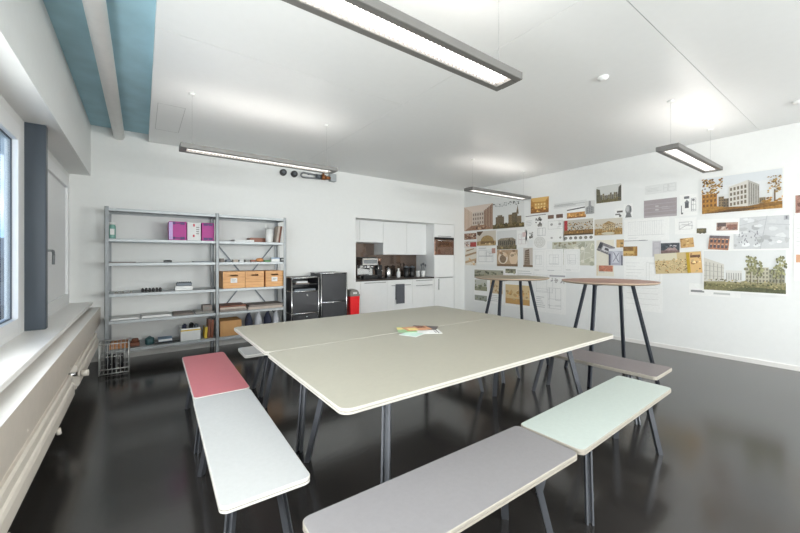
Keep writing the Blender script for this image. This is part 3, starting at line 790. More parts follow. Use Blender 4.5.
# lowest tier
b = MB(); b.box(-0.31, 5.39, z6, -0.12, 5.66, z6 + 0.045, c=0.003); b.box(-0.30, 5.40, z6 + 0.045, -0.14, 5.64, z6 + 0.06, c=0.003); item('orange_box', 'flat orange box behind the wire basket', 'box', b, M['orangecard'], (-0.2, 5.5, z6))
b = MB(); b.box(-0.115, 5.42, z6, -0.02, 5.56, z6 + 0.05, c=0.006); b.lathe([(0.03, z6 + 0.05), (0.036, z6 + 0.07), (0.03, z6 + 0.09)], -0.065, 5.47, n=12); item('brown_pot', 'small brown pot on a block beside the orange box', 'pot', b, M['brown'], (-0.06, 5.5, z6))
b = MB(); b.lathe([(0.04, z6), (0.048, z6 + 0.01), (0.05, z6 + 0.075), (0.034, z6 + 0.085)], 0.08, 5.46, n=16); b.tube([(0.04, 5.45, z6 + 0.07), (0.08, 5.44, z6 + 0.105), (0.12, 5.45, z6 + 0.07)], 0.006); item('paint_pail', 'dark teal pail on the lowest shelf', 'pail', b, M['tealitem'], (0.08, 5.46, z6))
b = MB(); b.box(0.13, 5.40, z6, 0.40, 5.60, z6 + 0.022, c=0.002); item('dark_folder', 'dark flat folder under the blue book', 'folder', b, M['blackplastic'], (0.25, 5.5, z6))
o = thing('book', 'blue and white book lying on the dark folder', 'book', (0.17, 5.42, z6 + 0.022))
b = MB(); b.box(0, 0, 0.0, 0.15, 0.17, 0.003); b.box(0, 0, 0.028, 0.15, 0.17, 0.031); b.box(0, 0.167, 0.003, 0.15, 0.17, 0.028); b.build('cover', M['bluecard'], o)
b = MB(); b.box(0.004, 0.002, 0.003, 0.146, 0.165, 0.028); b.build('pages', M['paper'], o)
org = (0.525, 5.52, z6)
o = thing('storage_box', 'open white box crammed with tools on the lowest shelf', 'box', org)
b = MB()
for a in ((0.41, 5.40, 0.635, 5.405), (0.41, 5.635, 0.635, 5.64), (0.41, 5.405, 0.415, 5.635), (0.63, 5.405, 0.635, 5.635)): b.box(a[0], a[1], z6, a[2], a[3], z6 + 0.16)
b.box(0.415, 5.405, z6, 0.63, 5.635, z6 + 0.005); b.build('carton', M['paper'], o, org)
b = MB(); b.box(0.408, 5.398, z6 + 0.125, 0.637, 5.40, z6 + 0.142); b.build('yellow_tape', M['yellow'], o, org)
for i, (x, y, lb, m_, l) in enumerate(((0.45, 5.45, 'dark rolled cloth sticking out of the open white box', 'navy', 0.10), (0.53, 5.46, 'black coiled bundle on top of the open white box', 'blackplastic', 0.11), (0.585, 5.46, 'grey roll at the corner of the open white box', 'steeldark', 0.08))):
    b = MB(); b.cyl((x - 0.012, y, z6 + 0.03), (x + 0.01, y + 0.03, z6 + 0.13 + l * 0.7), 0.022, 0.028, n=12); b.cyl((x + 0.01, y + 0.03, z6 + 0.13 + l * 0.7), (x + 0.014, y + 0.033, z6 + 0.14 + l * 0.7), 0.018, n=12)
    item('roll', lb, 'roll', b, M[m_], (x, y, z6), 'rolls in the open white box')
for i, (x, h, m_, lb) in enumerate(((0.70, 0.15, 'yellow', 'low mustard book beside the brown ones'), (0.735, 0.25, 'brown', 'tall brown book near the middle post'), (0.772, 0.24, 'woodred', 'red-brown book against the middle post'))):
    book(lb + ' on the lowest shelf', x - 0.018, 5.40, z6, 0.03, h, 0.18, R(3), [M[m_]], 'books on the lowest shelf')
org = (1.01, 5.55, z6)
o = thing('cardboard_box', 'brown cardboard box on the lowest shelf, beyond the table corner', 'box', org)
b = MB(); b.box(0.868, 5.39, z6, 1.145, 5.70, z6 + 0.205, c=0.003); b.build('carton', M['card'], o, org)
b = MB(); b.box(0.868, 5.385, z6 + 0.205, 1.145, 5.54, z6 + 0.211); b.box(0.868, 5.55, z6 + 0.205, 1.145, 5.71, z6 + 0.212); b.build('flap', M['card'], o, org)
for i, (x, y, r, m_, lb) in enumerate(((1.26, 5.48, 0.068, 'navy', 'dark blue crumpled bag beside the cardboard box'), (1.40, 5.5, 0.066, 'whitecloth', 'white crumpled bag between two darker ones'), (1.53, 5.48, 0.068, 'navy', 'dark crumpled bag on the lowest shelf before the end bag'), (1.66, 5.5, 0.066, 'whitecloth', 'pale crumpled bag at the end post'))):
    b = MB(); n = 18; rr = random.Random(i + 4); prof = [(0.5, 0), (0.85, 0.04), (1.0, 0.11), (0.9, 0.18), (0.6, 0.235), (0.28, 0.262), (0.4, 0.29)]
    o0 = len(b.v)
    for pr, pz in prof:
        for k in range(n):
            t = 2 * math.pi * k / n
            q = r * pr * (1 + 0.16 * math.sin(5 * t + pz * 30 + i) + rr.uniform(-.06, .06))
            b.v.append((x + q * math.cos(t) * 0.8, y + q * math.sin(t), z6 + pz * (1 + 0.05 * math.sin(3 * t))))
    for k in range(len(prof) - 1):
        for j in range(n):
            b.f.append((o0 + k * n + j, o0 + k * n + (j + 1) % n, o0 + (k + 1) * n + (j + 1) % n, o0 + (k + 1) * n + j)); b.m.append(0); b.sm.append(True)
    b.f.append(tuple(o0 + j for j in reversed(range(n)))); b.m.append(0); b.sm.append(False)
    item('cloth_bag', lb, 'bag', b, M[m_], (x, y, z6), 'crumpled bags on the lowest shelf')
# wire basket on the floor
org = (-0.25, 5.2, 0)
o = thing('wire_basket', 'tall wire basket on the floor in front of the shelf post', 'basket', org)
bx0, bx1, by0, by1, bh = -0.38, -0.12, 5.08, 5.32, 0.34
b = MB()
for z, r in ((0.012, 0.005), (0.06, 0.007), (0.20, 0.004), (bh, 0.006)):
    c4 = [(bx0, by0, z), (bx1, by0, z), (bx1, by1, z), (bx0, by1, z), (bx0, by0, z)]
    b.tube(c4, r, n=6)
for x, y in ((bx0, by0), (bx1, by0), (bx1, by1), (bx0, by1)): b.cyl((x, y, 0), (x, y, bh + 0.01), 0.006, n=6)
b.build('frame', M['basketwire'], o, org)
b = MB()
for k in range(1, 7):
    x = bx0 + (bx1 - bx0) * k / 7
    for y in (by0, by1): b.cyl((x, y, 0.012), (x, y, bh), 0.003, n=5)
    y = by0 + (by1 - by0) * k / 7
    for xx in (bx0, bx1): b.cyl((xx, y, 0.012), (xx, y, bh), 0.003, n=5)
    b.cyl((x, by0, 0.012), (x, by1, 0.012), 0.003, n=5)
b.build('wire_mesh', M['basketwire'], o, org)
for i, (x, lb) in enumerate(((-0.19, 'dark rolled tube in the wire basket, nearer the shelves middle'), (-0.25, 'dark rolled tube in the wire basket, in its middle'), (-0.31, 'dark rolled tube in the wire basket, at the window side'))):
    b = MB(); b.cyl((x, 5.2, 0.025), (x, 5.22, 0.19), 0.02, n=12); b.cyl((x, 5.22, 0.19), (x, 5.2205, 0.194), 0.016, n=12, mi=0); item('paper_roll', lb, 'roll', b, M['blackplastic'], (x, 5.2, 0.016), 'rolled tubes in the wire basket')

# ------------------------------------------------------------------ black cabinets and red bin
def cabinet(label, x0, x1, h, rows, y0=5.34, y1=5.80):
    org = ((x0 + x1) / 2, (y0 + y1) / 2, 0)
    o = thing('storage_cabinet', label, 'cabinet', org, 0, 'black cabinets with chrome frames')
    r = 0.011
    b = MB()
    zs = [0.045] + [z for z, k in rows]
    for x in (x0 + r, x1 - r):
        for y in (y0 + r, y1 - r): b.cyl((x, y, 0.02), (x, y, h), r, n=10)
    for z in zs:
        for y in (y0 + r, y1 - r): b.cyl((x0 + r, y, z), (x1 - r, y, z), r, n=10)
        for x in (x0 + r, x1 - r): b.cyl((x, y0 + r, z), (x, y1 - r, z), r, n=10)
    for x in (x0 + r, x1 - r):
        for y in (y0 + r, y1 - r): b.cyl((x, y, 0), (x, y, 0.02), 0.018, n=10)
    b.build('tube_frame', M['chrome'], o, org)
    b = MB()
    b.box(x0 + 0.006, y0 + 0.02, 0.045, x0 + 0.010, y1 - 0.02, h); b.box(x1 - 0.010, y0 + 0.02, 0.045, x1 - 0.006, y1 - 0.02, h)
    b.box(x0 + 0.02, y1 - 0.012, 0.045, x1 - 0.02, y1 - 0.008, h)
    for z in zs: b.box(x0 + 0.012, y0 + 0.016, z - 0.003, x1 - 0.012, y1 - 0.012, z + 0.005)
    b.build('panel', M['black'], o, org)
    for (za, zb, kind) in zip(zs, zs[1:], [k for z, k in rows]):
        if kind == 'open':
            s = MB(); s.box(x0 + 0.02, y0 + 0.02, (za + zb) / 2 - 0.003, x1 - 0.02, y1 - 0.02, (za + zb) / 2 + 0.003); s.build('shelf', M['black'], o, org)
        else:
            d = MB(); d.box(x0 + 0.026, y0 + 0.004, za + 0.015, x1 - 0.026, y0 + 0.018, zb - 0.015); dd = d.build('door', M['black'], o, org, bevel=0.003)
            if kind == 'knob':
                k_ = MB(); xc = (x0 + x1) / 2 + 0.02; k_.cyl((xc, y0 + 0.004, zb - 0.06), (xc, y0 - 0.012, zb - 0.06), 0.015, n=14); k_.build('knob', M['chrome'], dd, org)
    return o
cabinet('lower black cabinet with open top tray, beside the shelves', 1.84, 2.295, 0.985, [(0.435, 'knob'), (0.775, 'knob'), (0.985, 'open')])
cabinet('taller black cabinet with two plain doors, beside the red bin', 2.318, 2.79, 1.045, [(0.575, 'plain'), (1.045, 'plain')])
b = MB(); b.box(1.92, 5.38, 0.885, 2.14, 5.62, 0.905); b.box(1.94, 5.4, 0.905, 2.12, 5.6, 0.93, mi=1); item('document_tray', 'pile of grey and white papers in the open tray of the black cabinet', 'paper', b, [M['greyboard'], M['paper']], (2.03, 5.5, 0.883))
b = MB(); b.box(1.90, 5.37, 0.787, 2.24, 5.66, 0.81); item('folder', 'grey folder on the lower open shelf of the black cabinet', 'folder', b, M['steeldark'], (2.07, 5.5, 0.78))
org = (2.99, 5.55, 0)
o = thing('waste_bin', 'red bin with a grey lid between the black cabinet and kitchen', 'bin', org)
b = MB(); b.slab(rrect(2.895, 5.44, 3.09, 5.67, 0.02), [(0, 0.02), (0.01, 0.012), (0.63, 0.0)]); b.build('bucket', M['red'], o, org)
b = MB(); b.slab(rrect(2.89, 5.435, 3.095, 5.675, 0.02), [(0.63, 0), (0.655, 0), (0.66, 0.006)]); b.build('rim', M['lid'], o, org)
b = MB(); b.slab(rrect(2.90, 5.445, 3.085, 5.665, 0.02), [(0.66, 0), (0.70, 0.006), (0.735, 0.03), (0.748, 0.07)]); b.box(2.955, 5.44, 0.668, 3.03, 5.45, 0.70, mi=1); b.build('lid', [M['lid'], M['white']], o, org)

# ------------------------------------------------------------------ kitchen in the recess
KY = 5.85
def kcab(name, label, x0, x1, z0, z1, yf, yb, fronts, group, handle=None):
    org = ((x0 + x1) / 2, (yf + yb) / 2, z0)
    o = thing(name, label, 'cabinet', org, 0, group)
    b = MB(); b.box(x0 + 0.002, yf + 0.022, z0, x1 - 0.002, yb - 0.003, z1 - 0.003); b.build('body', M['kit'], o, org)
    for (a, c, kind) in fronts:
        d = MB(); d.box(x0 + 0.002, yf, a + 0.002, x1 - 0.002, yf + 0.02, c - 0.004)
        dd = d.build('drawer' if kind == 'drawer' else 'door', M['kit'], o, org, bevel=0.0015)
        if kind in ('drawer', 'bar'):
            h = MB(); zz = c - 0.035; h.box(x0 + 0.08, yf - 0.022, zz - 0.006, x1 - 0.06, yf - 0.012, zz + 0.006); h.cyl((x0 + 0.10, yf - 0.012, zz), (x0 + 0.10, yf, zz), 0.005); h.cyl((x1 - 0.08, yf - 0.012, zz), (x1 - 0.08, yf, zz), 0.005)
            h.build('handle', M['kitline'], dd, org)
        if kind == 'side':
            h = MB(); xx = x0 + 0.10; h.box(xx - 0.006, yf - 0.022, c - 0.26, xx + 0.006, yf - 0.012, c - 0.03); h.cyl((xx, yf - 0.012, c - 0.05), (xx, yf, c - 0.05), 0.005); h.cyl((xx, yf - 0.012, c - 0.24), (xx, yf, c - 0.24), 0.005); h.build('handle', M['kitline'], dd, org)
            h = MB(); h.box(x0 + 0.08, yf - 0.022, c - 0.016, x1 - 0.08, yf - 0.012, c - 0.006); h.cyl((x0 + 0.12, yf - 0.012, c - 0.011), (x0 + 0.12, yf, c - 0.011), 0.004); h.cyl((x1 - 0.12, yf - 0.012, c - 0.011), (x1 - 0.12, yf, c - 0.011), 0.004); h.build('handle', M['kitline'], dd, org)
        if kind == 'low':
            h = MB(); h.box(x0 + 0.10, yf - 0.018, a + 0.012, x1 - 0.10, yf - 0.008, a + 0.022); h.cyl((x0 + 0.14, yf - 0.008, a + 0.017), (x0 + 0.14, yf, a + 0.017), 0.004); h.cyl((x1 - 0.14, yf - 0.008, a + 0.017), (x1 - 0.14, yf, a + 0.017), 0.004); h.build('handle', M['kitline'], dd, org)
    return o
gU, gB = 'white wall cabinets of the kitchen', 'white base cabinets of the kitchen'
wy = 6.11
kcab('wall_cabinet', 'short white wall cabinet over the coffee machine', 3.465, 4.013, 1.604, NZ, wy, ND, [(1.604, NZ, 'plain')], gU)
kcab('wall_cabinet', 'white wall cabinet in the middle of the three', 4.013, 4.62, 1.363, NZ, wy, ND, [(1.363, NZ, 'plain')], gU)
kcab('wall_cabinet', 'white wall cabinet beside the tall oven unit', 4.62, 5.166, 1.363, NZ, wy, ND, [(1.363, NZ, 'plain')], gU)
kcab('filler_panel', 'narrow white strip at the end of the wall cabinets', NX0 + 0.002, 3.463, 1.604, NZ, wy + 0.0, ND, [(1.604, NZ, 'plain')], gU)
kcab('base_cabinet', 'narrow white base cabinet by the red bin', NX0 + 0.002, 3.331, 0.0, 0.85, KY, ND, [(0.06, 0.85, 'plain')], gB)
kcab('base_cabinet', 'white base cabinet with one bar handle, below the coffee machine', 3.331, 3.952, 0.0, 0.85, KY, ND, [(0.06, 0.85, 'bar')], gB)
kcab('dishwasher', 'white dishwasher front with the towel on its handle', 3.952, 4.575, 0.0, 0.85, KY, ND, [(0.06, 0.775, 'bar'), (0.775, 0.85, 'plain')], gB)
kcab('base_cabinet', 'white base cabinet with drawers, beside the tall unit', 4.575, 5.166, 0.0, 0.85, KY, ND, [(0.06, 0.745, 'drawer'), (0.745, 0.85, 'drawer')], gB)
b = MB(); b.box(NX0 + 0.003, KY - 0.012, 0.85, 5.166, ND - 0.003, 0.8815, c=0.003); item('worktop', 'dark brown kitchen worktop in the wall recess', 'worktop', b, M['worktop'], (4.2, 6.1, 0.85))
b = MB(); b.box(NX0 + 0.003, ND - 0.012, 0.883, 5.165, ND - 0.004, 1.36); b.box(NX0 + 0.003, ND - 0.012, 1.36, 4.010, ND - 0.004, 1.60); item('backsplash', 'dark glossy backsplash behind the coffee machine', 'backsplash', b, M['splash'], (4.2, ND, 0.883))
# tall unit around the built-in oven
org = (5.465, 6.1, 0)
o = thing('tall_cabinet', 'tall white cabinet with fridge door around the built-in oven', 'cabinet', org)
x0, x1, yf = 5.168, 5.763, 5.838
b = MB(); K2 = ND - 0.003; N2 = NZ - 0.003; b.box(x0, yf + 0.022, 0, x0 + 0.018, K2, N2); b.box(x1 - 0.020, yf + 0.022, 0, x1 - 0.002, K2, N2); b.box(x0 + 0.018, K2 - 0.02, 0, x1 - 0.02, K2, N2); b.box(x0 + 0.018, yf + 0.022, 1.345, x1 - 0.018, ND - 0.02, 1.363); b.box(x0 + 0.018, yf + 0.022, 1.745, x1 - 0.018, ND - 0.02, 1.763)
b.build('body', M['kit'], o, org)
for (a, c, kind) in ((1.755, NZ - 0.004, 'low'), (0.865, 1.352, 'plain'), (0.06, 0.862, 'side')):
    d = MB(); d.box(x0 + 0.002, yf, a + 0.002, x1 - 0.002, yf + 0.02, c - 0.002); dd = d.build('door', M['kit'], o, org, bevel=0.0015)
    if kind == 'low':
        h = MB(); h.box(x0 + 0.10, yf - 0.016, a + 0.012, x1 - 0.10, yf - 0.006, a + 0.024); h.cyl((x0 + 0.2, yf - 0.006, a + 0.018), (x0 + 0.2, yf, a + 0.018), 0.004); h.cyl((x1 - 0.2, yf - 0.006, a + 0.018), (x1 - 0.2, yf, a + 0.018), 0.004); h.build('handle', M['kitline'], dd, org)
    if kind == 'side':
        h = MB(); xx = x0 + 0.12; h.box(xx - 0.006, yf - 0.022, c - 0.27, xx + 0.006, yf - 0.012, c - 0.03); h.cyl((xx, yf - 0.012, c - 0.05), (xx, yf, c - 0.05), 0.005); h.cyl((xx, yf - 0.012, c - 0.25), (xx, yf, c - 0.25), 0.005)
        h.box(x0 + 0.12, yf - 0.018, c - 0.014, x1 - 0.06, yf - 0.008, c - 0.004); h.cyl((x0 + 0.3, yf - 0.008, c - 0.009), (x0 + 0.3, yf, c - 0.009), 0.004); h.build('handle', M['kitline'], dd, org)
org = (5.465, 5.9, 1.363)
o = thing('oven', 'built-in oven with dark glass in the tall cabinet', 'oven', org)
b = MB(); b.box(5.19, yf + 0.01, 1.3645, 5.740, 6.3, 1.744); b.build('casing', M['blackplastic'], o, org)
b = MB(); b.box(5.18, yf - 0.004, 1.358, 5.752, yf + 0.01, 1.748)
b.build('door', M['ovenglass'], o, org, bevel=0.002)
b = MB(); b.box(5.18, yf - 0.008, 1.700, 5.752, yf - 0.004, 1.748); b.build('control_strip', M['blackplastic'], o, org)
b = MB(); b.cyl((5.24, yf - 0.03, 1.675), (5.69, yf - 0.03, 1.675), 0.007); b.cyl((5.26, yf - 0.03, 1.675), (5.26, yf - 0.004, 1.675), 0.005); b.cyl((5.67, yf - 0.03, 1.675), (5.67, yf - 0.004, 1.675), 0.005); b.build('handle', M['chrome'], o, org)

WT = 0.882
org = (3.64, 6.12, WT)
o = thing('coffee_machine', 'chrome espresso machine on the kitchen worktop', 'coffee machine', org)
b = MB(); b.box(3.47, 6.10, WT, 3.83, 6.36, WT + 0.05, c=0.004); b.box(3.47, 6.22, WT + 0.05, 3.83, 6.36, WT + 0.36, c=0.004); b.box(3.47, 6.02, WT + 0.26, 3.83, 6.36, WT + 0.41, c=0.01); b.build('body', M['chrome'], o, org)
b = MB(); b.box(3.48, 5.99, WT, 3.82, 6.10, WT + 0.07, c=0.004); b.build('drip_tray', M['blackplastic'], o, org)
for x in (3.57, 3.73):
    b = MB(); b.cyl((x, 6.09, WT + 0.26), (x, 6.09, WT + 0.20), 0.035, n=16); g_ = b.build('group_head', M['chrome'], o, org)
    b = MB(); b.cyl((x, 6.07, WT + 0.205), (x, 5.93, WT + 0.20), 0.013); b.build('portafilter', M['blackplastic'], g_, org)
b = MB(); b.cyl((3.85, 6.06, WT + 0.30), (3.86, 6.03, WT + 0.12), 0.006); b.build('steam_wand', M['chrome'], o, org)
b = MB(); b.box(3.49, 6.05, WT + 0.41, 3.81, 6.34, WT + 0.43); b.build('cup_rail', M['blackplastic'], o, org)
b = MB(); b.box(3.50, 6.012, WT + 0.30, 3.80, 6.02, WT + 0.375); b.build('front_plate', M['steel'], o, org)
org = (3.93, 6.12, WT)
o = thing('coffee_grinder', 'dark coffee grinder beside the espresso machine', 'grinder', org)
b = MB(); b.box(3.87, 6.04, WT, 4.0, 6.26, WT + 0.03, c=0.004); b.box(3.885, 6.10, WT + 0.03, 3.985, 6.24, WT + 0.27, c=0.01); b.build('body', M['blackplastic'], o, org)
b = MB(); b.lathe([(0.035, WT + 0.27), (0.065, WT + 0.40), (0.06, WT + 0.405)], 3.935, 6.16); b.build('hopper', M['ovenglass'], o, org)
b = MB(); b.cyl((3.935, 6.10, WT + 0.16), (3.935, 6.03, WT + 0.15), 0.012); b.build('spout', M['chrome'], o, org)
org = (4.13, 6.1, WT)
o = thing('kettle', 'steel kettle on the worktop beside the grinder', 'kettle', org)
b = MB(); b.lathe([(0.06, WT), (0.066, WT + 0.01), (0.058, WT + 0.15), (0.042, WT + 0.19), (0.012, WT + 0.20), (0.012, WT + 0.215)], 4.13, 6.1); b.build('body', M['chrome'], o, org)
b = MB(); b.tube([(4.18, 6.1, WT + 0.18), (4.215, 6.09, WT + 0.17), (4.215, 6.09, WT + 0.06), (4.188, 6.1, WT + 0.04)], 0.008); b.build('handle', M['blackplastic'], o, org)
b = MB(); b.lathe([(0.036, WT), (0.04, WT + 0.01), (0.04, WT + 0.11), (0.018, WT + 0.145), (0.016, WT + 0.17), (0.02, WT + 0.172), (0.02, WT + 0.19)], 4.385, 6.09); item('bottle', 'white bottle on the worktop below the middle wall cabinet', 'bottle', b, M['white'], (4.385, 6.09, WT))
for x, lb in ((4.60, 'black canister on the worktop closer to the white bottle'), (4.755, 'black canister on the worktop closer to the white pots')):
    org = (x, 6.1, WT); o = thing('canister', lb, 'canister', org, 0, 'black canisters on the worktop')
    b = MB(); b.lathe([(0.055, WT), (0.06, WT + 0.01), (0.06, WT + 0.20)], x, 6.1); b.build('body', M['blackplastic'], o, org)
    b = MB(); b.lathe([(0.062, WT + 0.20), (0.062, WT + 0.225), (0.02, WT + 0.23), (0.014, WT + 0.245)], x, 6.1); b.build('lid', M['steeldark'], o, org)
b = MB(); b.lathe([(0.04, WT), (0.046, WT + 0.008), (0.046, WT + 0.11), (0.05, WT + 0.115), (0.045, WT + 0.13)], 4.90, 6.08); item('sugar_pot', 'white pot on the worktop beside the black canisters', 'pot', b, M['white'], (4.90, 6.08, WT))
org = (5.05, 6.08, WT)
o = thing('utensil_jar', 'white jar of kitchen utensils beside the tall cabinet', 'jar', org)
b = MB(); b.lathe([(0.045, WT), (0.05, WT + 0.008), (0.052, WT + 0.13), (0.046, WT + 0.13), (0.044, WT + 0.012)], 5.05, 6.08); b.build('pot', M['white'], o, org)
for k, (dx, dy, l) in enumerate(((-0.05, 0, 0.24), (0.02, 0.02, 0.26), (0.055, -0.01, 0.23))):
    b = MB(); b.cyl((5.05 + dx * 0.3, 6.08 + dy * 0.3, WT + 0.015), (5.05 + dx, 6.08 + dy, WT + l), 0.006, n=8); b.lathe([(0.004, WT + l - 0.02), (0.02, WT + l + 0.005), (0.018, WT + l + 0.03), (0.004, WT + l + 0.045)], 5.05 + dx, 6.08 + dy, n=10)
    b.build('utensil', M['steeldark'], o, org)
b = MB()
n = 9
for side, y in ((0, KY - 0.0265), (1, KY - 0.006)):
    pass
prof_t = [(KY - 0.0295, 0.37), (KY - 0.0285, 0.755), (KY - 0.017, 0.760), (KY - 0.0055, 0.755), (KY - 0.0045, 0.45)]
vs = []
for k in range(n):
    x = 4.135 + 0.21 * k / (n - 1)
    w = 0.0022 * math.sin(k * 1.9)
    for j, (y, z) in enumerate(prof_t): vs.append((x, y - abs(w) * (1 if j == 0 else 0), z))
fs = [(k * 5 + j, (k + 1) * 5 + j, (k + 1) * 5 + j + 1, k * 5 + j + 1) for k in range(n - 1) for j in range(4)]
b.add(vs, fs, 0, False)
ob = item('towel', 'charcoal towel hanging over the dishwasher handle', 'towel', b, M['towel'], (4.24, KY, 0.37))
sd = ob.modifiers.new('cloth', 'SOLIDIFY'); sd.thickness = 0.003; sd.offset = 1

# ------------------------------------------------------------------ prints and drawings pinned to the right-hand wall
class Sheet:
    """a thin sheet on the wall; u runs from its window-far edge to the other, v upwards, both 0..1"""
    def __init__(s, w, h, paper):
        s.w, s.h = w, h
        s.v = []; s.f = []; s.c = []; s.d = 0.0014; s.paper = paper
        t = 0.0012
        a = [(-w / 2, -h / 2), (w / 2, -h / 2), (w / 2, h / 2), (-w / 2, h / 2)]
        s.v = [(0.0, x, z) for x, z in a] + [(-t, x, z) for x, z in a]
        s.f = [(0, 3, 2, 1), (4, 5, 6, 7), (0, 1, 5, 4), (1, 2, 6, 5), (2, 3, 7, 6), (3, 0, 4, 7)]
        s.c = [paper] * 6
    def poly(s, pts, c):
        o = len(s.v)
        cl = lambda q: min(1.0, max(0.0, q))
        s.v += [(-s.d, (cl(u) - 0.5) * s.w, (cl(v) - 0.5) * s.h) for u, v in pts]
        s.f.append(tuple(range(o, o + len(pts)))); s.c.append(c)
        s.d += 0.00003
    def rect(s, u0, v0, u1, v1, c): s.poly([(u0, v0), (u1, v0), (u1, v1), (u0, v1)], c)
    def disc(s, u, v, ru, rv, c, n=10, j=0.0, rr=None):
        s.poly([(u + ru * (1 + (rr.uniform(-j, j) if rr else 0)) * math.cos(2 * math.pi * k / n), v + rv * (1 + (rr.uniform(-j, j) if rr else 0)) * math.sin(2 * math.pi * k / n)) for k in range(n)], c)
    def line(s, u0, v0, u1, v1, t, c):
        dx, dy = (u1 - u0) * s.w, (v1 - v0) * s.h
        l = math.hypot(dx, dy) or 1
        nu, nv = -dy / l * t / 2 / s.w, dx / l * t / 2 / s.h
        s.poly([(u0 + nu, v0 + nv), (u1 + nu, v1 + nv), (u1 - nu, v1 - nv), (u0 - nu, v0 - nv)], c)
    # --- pictures
    def bands(s, box, cols):
        u0, v0, u1, v1 = box; n = len(cols)
        for k, c in enumerate(cols): s.rect(u0, v0 + (v1 - v0) * k / n, u1, v0 + (v1 - v0) * (k + 1) / n, c)
    def blobs(s, box, cols, n, size, seed):
        r = random.Random(seed); u0, v0, u1, v1 = box
        for k in range(n):
            ru = size * r.uniform(.5, 1.2); rv = ru * s.w / s.h * r.uniform(.6, 1.0)
            u = r.uniform(u0, u1); v = r.uniform(v0, v1)
            ru = min(ru, u - u0 + .004, u1 - u + .004) if u1 - u0 > 2 * ru else ru
            c = r.choice(cols); f = r.uniform(.82, 1.15)
            s.disc(u, v, ru, rv, tuple(min(255, q * f) for q in c), 7, .35, r)
    def block(s, u0, v0, u1, v1, wall, win, nx, ny, fill=.55):
        s.rect(u0, v0, u1, v1, wall)
        for i in range(nx):
            for j in range(ny):
                a = u0 + (u1 - u0) * (i + (1 - fill) / 2) / nx; b = v0 + (v1 - v0) * (j + .2) / ny
                s.rect(a, b, a + (u1 - u0) * fill / nx, b + (v1 - v0) * .58 / ny, win)
    def tree(s, u, v, h, w, leaf, trunk, seed):
        s.line(u, v, u, v + h * .6, .006, trunk)
        r = random.Random(seed)
        for k in range(48):
            a = r.uniform(-1, 1); b = r.uniform(.35, 1.0); f = r.uniform(.75, 1.2)
            s.disc(u + a * w * (1.15 - abs(b - .65)) * .5, v + h * b, w * .11, h * .05, tuple(min(255, q * f) for q in leaf), 7, .35, r)
    def text(s, box, n, c, seed=1, t=.35):
        r = random.Random(seed); u0, v0, u1, v1 = box
        for k in range(n):
            v = v0 + (v1 - v0) * (k + .5) / n
            s.rect(u0, v - (v1 - v0) / n * t / 2, u0 + (u1 - u0) * r.uniform(.55, 1), v + (v1 - v0) / n * t / 2, c)
    def plan(s, box, c, seed, nx=4, ny=3, t=.004, p=.75):
        r = random.Random(seed); u0, v0, u1, v1 = box
        xs = [u0] + sorted(r.uniform(u0, u1) for _ in range(nx - 1)) + [u1]; ys = [v0] + sorted(r.uniform(v0, v1) for _ in range(ny - 1)) + [v1]
        for i in range(len(xs)):
            for j in range(len(ys) - 1):
                if i in (0, len(xs) - 1) or r.random() < p: s.line(xs[i], ys[j], xs[i], ys[j + 1], t, c)
        for j in range(len(ys)):
            for i in range(len(xs) - 1):
                if j in (0, len(ys) - 1) or r.random() < p: s.line(xs[i], ys[j], xs[i + 1], ys[j], t, c)
    def build(s, name, label, cat, rect, lay, rot, group):
        yl, yr, z0, z1 = rect
        me = bpy.data.meshes.new(name)
        # u grows towards smaller y
        me.from_pydata([(x, -y, z) for x, y, z in s.v], [], s.f)
        me.materials.append(M['photo' if name == 'picture_print' else 'print'])
        at = me.attributes.new('ink', 'FLOAT_COLOR', 'FACE')
        for i, c in enumerate(s.c):
            g_ = 0.3 * c[0] + 0.59 * c[1] + 0.11 * c[2]
            at.data[i].color = lin([(q * 0.98 + g_ * 0.02) * 0.96 + 5 for q in c])
        o = bpy.data.objects.new(name, me); col.objects.link(o)
        o.location = (RX - 0.0012 - lay * 0.0035, (yl + yr) / 2, (z0 + z1) / 2); o.rotation_euler = (R(rot), 0, 0)
        return tag(o, label, cat, group)

PAPER = (240, 239, 236); GW = (206, 206, 204); INK = (150, 150, 150); FAINT = (196, 196, 194); DARK = (70, 66, 62)
GP, GD = 'picture prints pinned to the white wall', 'drawing sheets pinned to the white wall'
def sheet(name, label, rect, draw, paper=PAPER, lay=0, rot=0):
    s = Sheet(abs(rect[0] - rect[1]), rect[3] - rect[2], paper)
    draw(s)
    s.build(name, label, 'print' if name == 'picture_print' else 'drawing', rect, lay, rot, GP if name == 'picture_print' else GD)

# --- upper corner
def d(s):
    s.rect(.0, .0, 1, 1, (190, 160, 138)); s.poly([(0, 1), (1, 1), (.72, .74), (.28, .74)], (222, 204, 190)); s.poly([(0, 0), (1, 0), (.72, .2), (.28, .2)], (170, 130, 104))
    s.rect(.28, .2, .72, .74, (214, 202, 190)); s.block(.30, .22, .70, .72, (206, 190, 176), (150, 132, 122), 5, 3)
    for k in range(6):
        a = .02 + k * .05; s.poly([(a, 0.02 + k * .035), (a + .025, .03 + k * .035), (a + .025, .97 - k * .04), (a, .98 - k * .04)], (226, 204, 186)); s.poly([(1 - a, .02 + k * .035), (1 - a - .025, .03 + k * .035), (1 - a - .025, .97 - k * .04), (1 - a, .98 - k * .04)], (134, 98, 78))
    s.blobs((.3, .05, .75, .2), [(120, 82, 64), (196, 160, 130)], 16, .04, 3)
sheet('picture_print', 'brown colonnade interior print at the top of the wall corner', (5.827, 4.992, 1.916, 2.468), d, (214, 190, 172))
